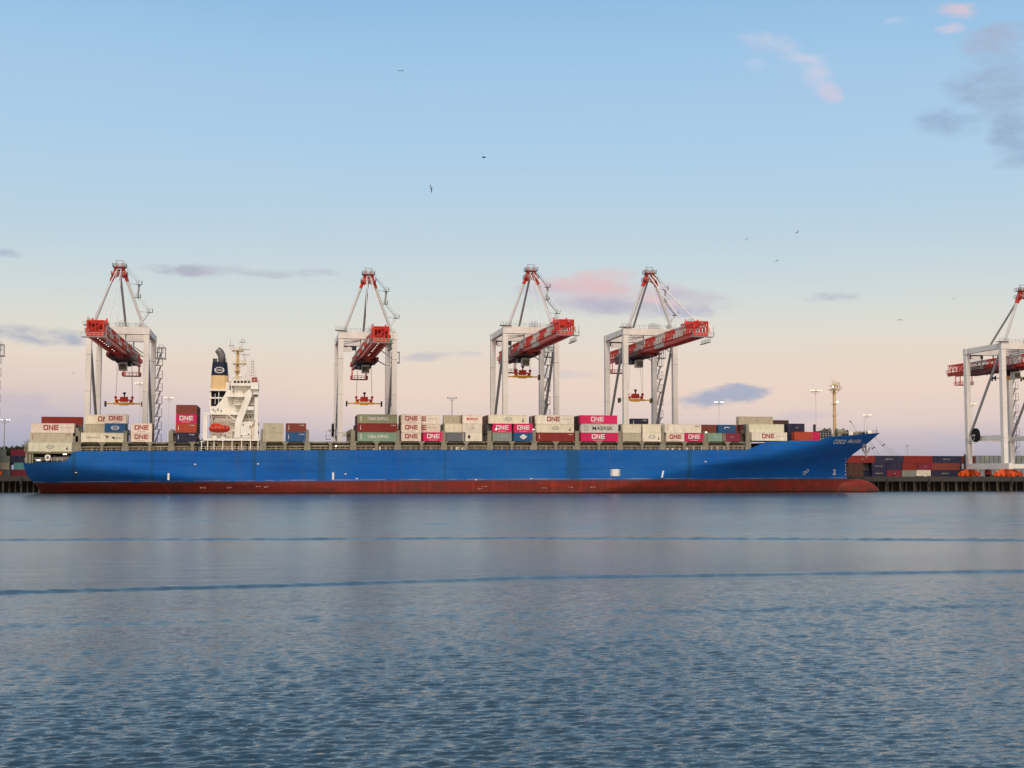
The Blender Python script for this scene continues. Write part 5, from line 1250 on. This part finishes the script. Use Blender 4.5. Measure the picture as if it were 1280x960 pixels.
    p = MB(); p.box(x0+.3, x0+3.2, GY-1.2, GY+1.2, HT-8.1, HT-7.9); p.box(x0+.3, x0+3.2, GY-1.2, GY+1.2, HT-4.4, HT-4.2)
    for xx in (x0+.4, x0+1.7, x0+3.1):
        for yy in (GY-1.1, GY+1.1): p.bar((xx, yy, HT-8), (xx, yy, HT-4.3), .18)
    bd(p, 'lift_cage', M_grey)
    # cable reel on the left side beam
    p = MB(); xr = -CW-1.6; zr = MB_+1.2; yr = 17.0
    p.tube((xr-.35, yr, zr), (xr-.22, yr, zr), 2.7, 26); p.tube((xr+.22, yr, zr), (xr+.35, yr, zr), 2.7, 26); p.tube((xr-.22, yr, zr), (xr+.22, yr, zr), 2.2, 22); bd(p, 'cable_reel', M_black)
    p = MB(); p.bar((xr-1.4, yr, zr), (-CW, yr, zr), .5); p.box(xr-2.3, xr-.5, yr-1, yr+3.5, zr-3.2, zr-3.0); p.rail([(xr-2.3, yr-1, zr-3.0), (xr-2.3, yr+3.5, zr-3.0)], 1.2, .09, step=1.2); p.ring((xr-1.5, yr, zr-1.2), .9, .14, 'y', 12); bd(p, 'reel_platform', M_grey)
    p = MB(); p.box(-CW-1.6, -CW-1.2, GY+.5, GY+1.0, 1, 9); bd(p, 'ladder', M_dark)
    for sx, sy, z in ((-1, 0, HT-.5), (1, 0, HT-5.5)):
        pass
    return root, Xc, BZ
def spreader(Xc, ty, z, BZ, label):
    root = empty('spreader', (Xc, 436.0+ty, z), label, 'spreader', 'container spreaders hanging from the cranes')
    p = MB(); p.box(-6.0, 6.0, -.35, -.05, -.25, .15); p.box(-6.0, 6.0, .05, .35, -.25, .15); p.box(-3.4, 3.4, -.5, .5, -.35, .35); p.box(-1.4, 1.4, -.7, .7, -.6, .1); p.build('spreader_beam', M_yellow, root)
    for sx in (-1, 1):
        p = MB(); p.box(sx*6.1-.18, sx*6.1+.18, -1.2, 1.2, -.45, .35)
        for y in (-1.1, 1.1): p.box(sx*6.1-.22, sx*6.1+.22, y-.22, y+.22, -1.1, .75)
        p.build('end_arm', M_dark, root)
    p = MB(); p.box(-2.7, 2.7, -.5, .5, .95, 1.4); p.box(-1.3, 1.3, -.8, .8, .6, 2.3)
    for sx in (-1, 1):
        p.bar((sx*2.7, 0, 1.1), (sx*2.0, 0, .2), .45, .8); p.bar((sx*2.75, 0, .8), (sx*2.75, 0, 2.1), .4, .9); p.tube((sx*2.75, -.3, 2.1), (sx*2.75, .3, 2.1), .5, 10)
    p.build('head_block', M_red, root)
    top = BZ-.5-(z-QZ)
    for sx in (-1, 1):
        for sy in (-1, 1):
            p = MB(); p.tube((sx*2.75, sy*.3, 2.3), (sx*2.3, sy*2.0, top), .045, 6); p.build('hoist_rope', M_grey, root)
    p = MB(); p.bar((.1, 0, 2.3), (.1, 0, 3.6), .4); p.tube((.1, 0, 3.2), (.1, 0, 3.9), .5, 10); p.build('cable_basket', M_dark, root)
CR = [(-70, 0, 22, 50, None, 'crane beyond the left edge, only its stair tower in view'),
      (147.0, 0, 21, 30.0, 'yellow spreader hanging high behind the stern containers, leftmost of the spreaders', 'leftmost whole crane, cream with red boom pointing over the stern'),
      (459.5, 0, 15, 30.7, 'yellow spreader hanging above the green lettered containers', 'cream crane with red boom standing just right of the deckhouse'),
      (663.5, 3.0, 15, 41.0, 'yellow spreader hoisted high under the crane amidships', 'cream crane amidships with a white tank-like boom length, left one of the close pair'),
      (812.5, 3.4, 19, 33.3, 'yellow spreader hanging just above the lone navy container', 'cream crane right one of the close pair, red and white boom reaching right'),
      (1280.5, 1.2, 11, 43.0, 'yellow spreader hanging under the crane at the right edge', 'cream crane on orange bogies cut by the right edge of the view')]
for px, dz, ty, sz, sl, cl in CR:
    root, Xc, BZ = crane(px, dz, ty, '', cl)
    if sl: spreader(Xc, ty, sz, BZ, sl)

# ------------------------------------------------------------------ terminal yard
G2 = 'containers stacked in the yard ahead of the bow'
YY = 467.0
ROWS = [  # (pixel of left edge, length, tier, colour, mark, label)
 (1058, F40, 2, 'darkred', 'small', 'dark red yard container just ahead of the bow, top tier'),
 (1094, F40, 2, 'navy', 'centre', 'navy yard container with white centred lettering, top tier, second from the bow'),
 (1130, F40, 2, 'darkred', None, 'red yard container, darkened for shade, in the middle of the top tier'),  # orange-red paint set to dark red, the yard's shade put into the colour
 (1166, F40, 2, 'navy', 'centre', 'navy yard container with white lettering at the right of the top tier'),
 (1202, F20, 2, 'brown', None, 'short red-brown yard container at the right end of the top tier, behind the crane leg'),
 (1061, F20, 1, 'dkbrown', None, 'short dark brown yard container just ahead of the bow, middle tier'),
 (1090, F20, 1, 'navy', 'centre', 'short navy yard container with white lettering, middle tier, under the dark red one'),
 (1109, F20, 1, 'navy', None, 'plain short navy yard container, middle tier, over the wine red one'),
 (1128, F20, 1, 'darkred', None, 'short red yard container, darkened for shade, middle tier, over the grey-green one'),  # darker than its orange-red paint: shade is painted into the tone
 (1147, F20, 1, 'wine', 'small', 'short wine red yard container, middle tier, over the low white one'),
 (1165, F40, 1, 'brown', None, 'long red-brown yard container, middle tier, toward the crane'),
 (1201, F20, 1, 'navy', 'small', 'short navy yard container, middle tier, beside the crane leg'),
 (1061, F20, 0, 'dkbrown', None, 'short dark brown yard container just ahead of the bow, bottom tier'),
 (1090, F20, 0, 'navy', 'centre', 'short navy yard container with white lettering, bottom tier'),
 (1108.5, F20, 0, 'wine', 'small', 'wine red yard container, bottom tier, under the plain navy one'),
 (1127.5, F20, 0, 'greygreen', None, 'dark grey-green yard container, bottom tier'),
 (1145.5, F20, 0, 'white', None, 'low white yard container, bottom tier, the only pale one ahead of the bow'),
 (1164, F40, 0, 'navy', 'centre', 'long navy yard container with white lettering, bottom tier'),
 (1187.0+13, F20, 0, 'brown', 'small', 'red-brown yard container, bottom tier, beside the orange bogies'),
]
for px, L, t, c, mk, lb in ROWS: container(atx(px, YY, 585), YY, QZ+t*(CH+.02), L, c, mk, lb, G2, doors=False)
# more rows behind them, plain
for r in range(1, 3):
    X = atx(1062, YY, 585)
    for i in range(4):
        for t in range(3 if r < 2 else 2):
            c = random.choice(('brown', 'navy', 'darkred', 'grey')); container(X+i*12.6, YY+r*2.7, QZ+t*(CH+.02), F40, c, None, '%s container, %s yard row behind, %s along from the bow, %s tier' % (PAL[c][1], ORD[r], ['first', 'second', 'third', 'fourth'][i], TN[t]), G2, doors=False)
# straddle-height stacks seen end-on through the right-hand crane
G3 = 'grey containers seen end-on far back in the yard'
for i in range(13):
    YB = 640; X = atx(1214.5+i*5.7, YB, 575)
    for t in range(4):
        container(X+2.3, YB, QZ+t*(CH+.03), F20, 'slate' if (i*3+t) % 4 else 'greygreen', None, 'far grey container end seen through the right-hand crane, %s column, %s tier' % (['1st', '2nd', '3rd', '4th', '5th', '6th', '7th', '8th', '9th', '10th', '11th', '12th', '13th'][i], TN[t]), G3, rot=math.pi/2, doors=False)
# left of the stern
G4 = 'yard containers at the left edge'
LR = [(-18, F20, 3, 'greygreen', 'grey-green yard container at the left edge, topmost'), (-12, F20, 2, 'greygreen', 'grey-green yard container at the left edge, third tier'), (12, F20*.0+F20, 3, 'wine', 'shade-darkened wine red yard container at the left edge under the dark trees'),  # wine stands for magenta with the shade at this edge painted in
      (12, F20, 2, 'navy', 'navy yard container at the left edge beneath the wine red one'), (-12, F20, 1, 'beige', 'beige yard container at the left edge, second tier'), (17, F20, 1, 'teal', 'teal yard container just left of the stern'), (14, F20, 0, 'wine', 'shade-darkened wine red yard container just left of the stern, bottom tier'), (-10.5, F20, 0, 'grey', 'grey yard container at the left edge, bottom tier')]  # bottom wine box likewise carries painted shade over magenta
for px, L, t, c, lb in LR: container(atx(px, YY, 585), YY+(1 if t > 1 else 0), QZ+t*(CH*.98)*.86, L, c, 'small' if c in ('beige', 'grey') else None, lb, G4, H=CH*.84, doors=False)
# concrete barriers row
for k, px in enumerate((1150, 1163, 1242, 1248)):
    X = atx(px, 440, 597); p = MB(); p.prism([(X-1.6, QZ), (X+1.6, QZ), (X+1.5, QZ+.5), (X-1.5, QZ+.5)], 439.5, 440.3)
    o = p.build('barrier', M_conc); tag(o, 'low concrete block on the quay apron ahead of the bow, %s from the ship' % ['first', 'second', 'third', 'fourth'][k], 'barrier', 'low blocks on the apron')
# parked terminal vehicle: red tractor under the right crane
def tractor():
    X = atx(1240, 450, 597); root = empty('terminal_tractor', (X, 450, QZ), 'small red and white terminal tractor between the orange bogies of the right-hand crane', 'tractor')
    p = MB(); p.box(-2.6, 2.6, -.5, .5, .6, 1.0); p.build('chassis', M_dark, root)
    p = MB(); p.prism([(-2.4, 1.0), (-.8, 1.0), (-.8, 3.0), (-2.0, 3.0), (-2.4, 2.0)], -1.2, 1.2); c = p.build('cab', mat('tractor red', (.45, .05, .05), .4), root)
    p = MB(); p.box(-1.9, -1.0, -1.23, -1.2, 1.9, 2.7); p.build('window', M_glass, c)
    p = MB(); p.box(-.6, 2.5, -1.1, 1.1, 1.0, 1.5); p.build('fifth_wheel_deck', M_letterw, root)
    for x in (-1.8, 1.6):
        for y in (-1.1, .75): p = MB(); p.tube((x, y, .5), (x, y+.35, .5), .5, 14); p.build('wheel', M_black, root)
tractor()

# light masts
def light_mast(px, py_top, Y, label, lit, s=1.0, arms=2):
    X, Z = at(px, py_top, Y); root = empty('light_mast', (X, Y, QZ), label, 'light mast', 'floodlight masts in the terminal')
    h = Z-QZ; p = MB(); p.tube((0, 0, 0), (0, 0, h-.3), .26*s, 8, 0, .16*s); p.build('pole', M_grey if not lit else M_letterw, root)
    p = MB(); p.bar((-1.9*s, 0, h-.3), (1.9*s, 0, h-.3), .14*s); p.bar((0, -1.5*s, h-.35), (0, 1.5*s, h-.35), .14*s); p.ring((0, 0, h-.3), 1.0*s, .12*s, 'z', 10)
    p.bar((-1.9*s, 0, h-.3), (0, 0, h-1.3), .09*s); p.bar((1.9*s, 0, h-.3), (0, 0, h-1.3), .09*s); p.build('head_frame', M_grey, root)
    for sx in (-1.8, -.9, .9, 1.8)[:4]:
        p = MB(); p.bar((sx*s, -.2, h-.05), (sx*s, -.6, h+.15), .42*s, .26*s); p.build('lamp', M_lamp if lit == 1 else (M_lampw if lit == 2 else M_grey), root)
light_mast(565, 497, 520, 'thin unlit light mast behind the short cream containers amidships', 0)
light_mast(898.5, 503, 520, 'light mast with white lamps behind the dark red containers near the bow', 2)
light_mast(1019.5, 488.5, 500, 'tall light mast with glowing yellow lamps just left of the tan foremast', 1, 1.25)
light_mast(1083.5, 519, 560, 'light mast with warm lamps far behind the tip of the bow', 1, 1.0)
light_mast(1215.5, 505, 560, 'light mast with warm lamps seen through the right-hand crane', 1, .9)
light_mast(6, 525, 470, 'white light mast at the left edge beside the stern', 2, .9)
light_mast(175, 479, 560, 'light mast with yellow lamps seen between the legs of the leftmost whole crane', 1, 1.0)
light_mast(211, 497.5, 560, 'light mast with warm lamps right of the stair tower of the leftmost whole crane', 1, 1.0)
light_mast(1134, 557, 500, 'short dark pole rising above the yard containers ahead of the bow', 0, .4)

# mooring lines from the bow
def rope(px0, py0, Y0, X1, Y1, Z1, label, sag):
    X0, Z0 = at(px0, py0, Y0); root = empty('mooring_rope', (X0, Y0, Z0), label, 'rope', 'mooring ropes at the bow')
    a = Vector((0, 0, 0)); b = Vector((X1-X0, Y1-Y0, Z1-Z0)); pts = []
    for i in range(17): t = i/16; q = a.lerp(b, t); q.z -= sag*4*t*(1-t); pts.append(q)
    p = MB(); p.path(pts, .035, 5); p.build('line', M_rope, root)
    d = (pts[3]-pts[2]).normalized(); c = pts[2].lerp(pts[3], .5); p = MB(); p.tube(c-d*.04, c+d*.04, .28, 12); p.build('rat_guard', M_dark, root)
rope(1094, 546, 413, 236, 431.8, QZ+.5, 'mooring rope from the bow tip to the quay, uppermost of the four', .8)
rope(1093, 547, 413.5, 234, 431.8, QZ+.5, 'mooring rope from the bow tip to the quay, second from the top', 1.2)
rope(1088, 551, 415, 222, 431.8, QZ+.5, 'mooring rope from the bow tip to the quay, third from the top', .6)
rope(1087, 552, 415, 219, 431.8, QZ+.5, 'mooring rope from the bow tip to the quay, lowest of the four', .8)

# ------------------------------------------------------------------ trees on the left horizon
def tree(px, py_top, Y, w, label, seed):
    rg = random.Random(seed); X, Z = at(px, py_top, Y); h = Z-QZ; root = empty('tree', (X, Y, QZ), label, 'tree', 'dark trees behind the yard at the left edge')
    p = MB(); p.tube((0, 0, 0), (0, 0, h*.6), .5, 8, 0, .25)
    for k in range(5): t = rg.uniform(0, 6.28); p.tube((0, 0, h*.35), (w*.5*math.cos(t), w*.5*math.sin(t), h*.75), .2, 6, 0, .08)
    p.build('trunk', M_bark, root)
    p = MB(); lobes = [(rg.uniform(-w, w)*.6, rg.uniform(-w, w)*.6, h*rg.uniform(.55, .85), rg.uniform(.25, .42)*w) for _ in range(9)]+[(0, 0, h-.3*w, .3*w)]
    for cx, cy, cz, r in lobes:
        for _ in range(260):
            d = Vector((rg.gauss(0, 1), rg.gauss(0, 1), rg.gauss(0, .8))).normalized()*r*rg.uniform(.6, 1.05); c = Vector((cx, cy, cz))+d
            a = Vector((rg.gauss(0, 1), rg.gauss(0, 1), rg.gauss(0, 1))).normalized()*.45; b = Vector((rg.gauss(0, 1), rg.gauss(0, 1), rg.gauss(0, 1))).normalized()*.45
            k = len(p.v); p.v += [tuple(c-a), tuple(c+b), tuple(c+a), tuple(c-b)]; p.f.append((k, k+1, k+2, k+3)); p.m.append(0)
    p.build('crown', M_leaf, root)
for k, (px, py, w) in enumerate(((-12, 560, 9), (5, 560.5, 8), (14, 561.5, 7), (22, 558.5, 9), (32, 559, 8), (43, 561, 8))):
    tree(px, py, 620, w, ['dark tree beyond the left edge of the view', 'dark tree behind the white light mast at the left edge', 'lower dark tree, second right of the white light mast', 'tallest dark tree left of the stern', 'dark tree directly behind the stern corner', 'dark tree hidden behind the stern stack'][k], k)

# ------------------------------------------------------------------ gulls
def gull(px, py, dist, yaw, bank, flap, label):
    d = ROT @ Vector(((px-640)/FPX, (480-py)/FPX, -1.0)); p0 = Vector((0, 0, CAM_H))+d.normalized()*dist
    bm = bmesh.new()
    N_ = 8; rings = []
    for x, r, z in ((-.30, .012, 0), (-.22, .035, 0), (-.08, .062, -.005), (.08, .066, 0), (.17, .045, .012), (.23, .042, .02), (.27, .02, .018), (.32, .006, .01)):
        rings.append([bm.verts.new((x, r*math.cos(2*math.pi*i/N_), z+r*.85*math.sin(2*math.pi*i/N_))) for i in range(N_)])
    for a, b in zip(rings[:-1], rings[1:]):
        for i in range(N_): bm.faces.new((a[i], a[(i+1) % N_], b[(i+1) % N_], b[i]))
    bm.faces.new(rings[0]); bm.faces.new(rings[-1][::-1])
    for s in (-1, 1):                                    # wings: shoulder, wrist, tip
        f1, f2 = flap if s > 0 else (flap[0]*.8, flap[1]*.9)
        P_ = [((.12, s*.04, .02), (-.08, s*.04, .02)), ((.17, s*.30, .02+.26*math.sin(f1)), (-.02, s*.30, .02+.26*math.sin(f1))), ((.02, s*.62, .02+.26*math.sin(f1)+.34*math.sin(f2)), (-.07, s*.60, .02+.26*math.sin(f1)+.34*math.sin(f2)))]
        V = []
        for a, b in P_:
            V.append([bm.verts.new(a), bm.verts.new(b), bm.verts.new((b[0], b[1], b[2]-.012)), bm.verts.new((a[0], a[1], a[2]-.012))])
        for q0, q1 in zip(V[:-1], V[1:]):
            for i in range(4): bm.faces.new((q0[i], q0[(i+1) % 4], q1[(i+1) % 4], q1[i]))
        bm.faces.new(V[-1])
    t = [bm.verts.new((-.26, .03, .01)), bm.verts.new((-.26, -.03, .01)), bm.verts.new((-.42, -.06, .0)), bm.verts.new((-.42, .06, .0))]; bm.faces.new(t)
    bmesh.ops.recalc_face_normals(bm, faces=bm.faces)
    me = bpy.data.meshes.new('bird'); bm.to_mesh(me); bm.free(); me.materials.append(M_bird)
    o = link('bird', me, None, p0); o.rotation_euler = (bank, 0, yaw); tag(o, label, 'bird', 'gulls in the sky')
gull(605, 197, 175, R(150), R(-18), (R(35), R(-25)), 'largest dark gull flying high above the middle of the ship')
gull(539, 236, 190, R(120), R(75), (R(10), R(-20)), 'gull banking steeply, lower left of the largest gull')
gull(498.5, 88.5, 330, R(10), R(10), (R(20), R(-5)), 'left one of two tiny gulls near the top of the sky')
gull(502.5, 88.5, 330, R(40), R(-10), (R(20), R(-5)), 'right one of two tiny gulls near the top of the sky')
gull(933.5, 299, 300, R(60), R(-35), (R(20), R(10)), 'gull right of the close pair of cranes, leftmost of a loose three')
gull(996.5, 290.5, 300, R(20), R(-30), (R(20), R(0)), 'gull highest of a loose three right of the cranes')
gull(971, 326, 330, R(30), R(-25), (R(15), R(5)), 'gull lowest of a loose three right of the cranes')
gull(1125.5, 400, 260, R(90), R(0), (R(30), R(-45)), 'gull with drooping wings high above the bow')
gull(1190.5, 373.5, 330, R(60), R(20), (R(20), R(-30)), 'small gull upper left of the right-hand crane')
gull(92, 466.5, 300, R(5), R(4), (R(5), R(-5)), 'gull gliding low left of the leftmost whole crane')
gull(311, 477, 400, R(5), R(4), (R(5), R(-5)), 'tiny gull just right of the deckhouse mast')
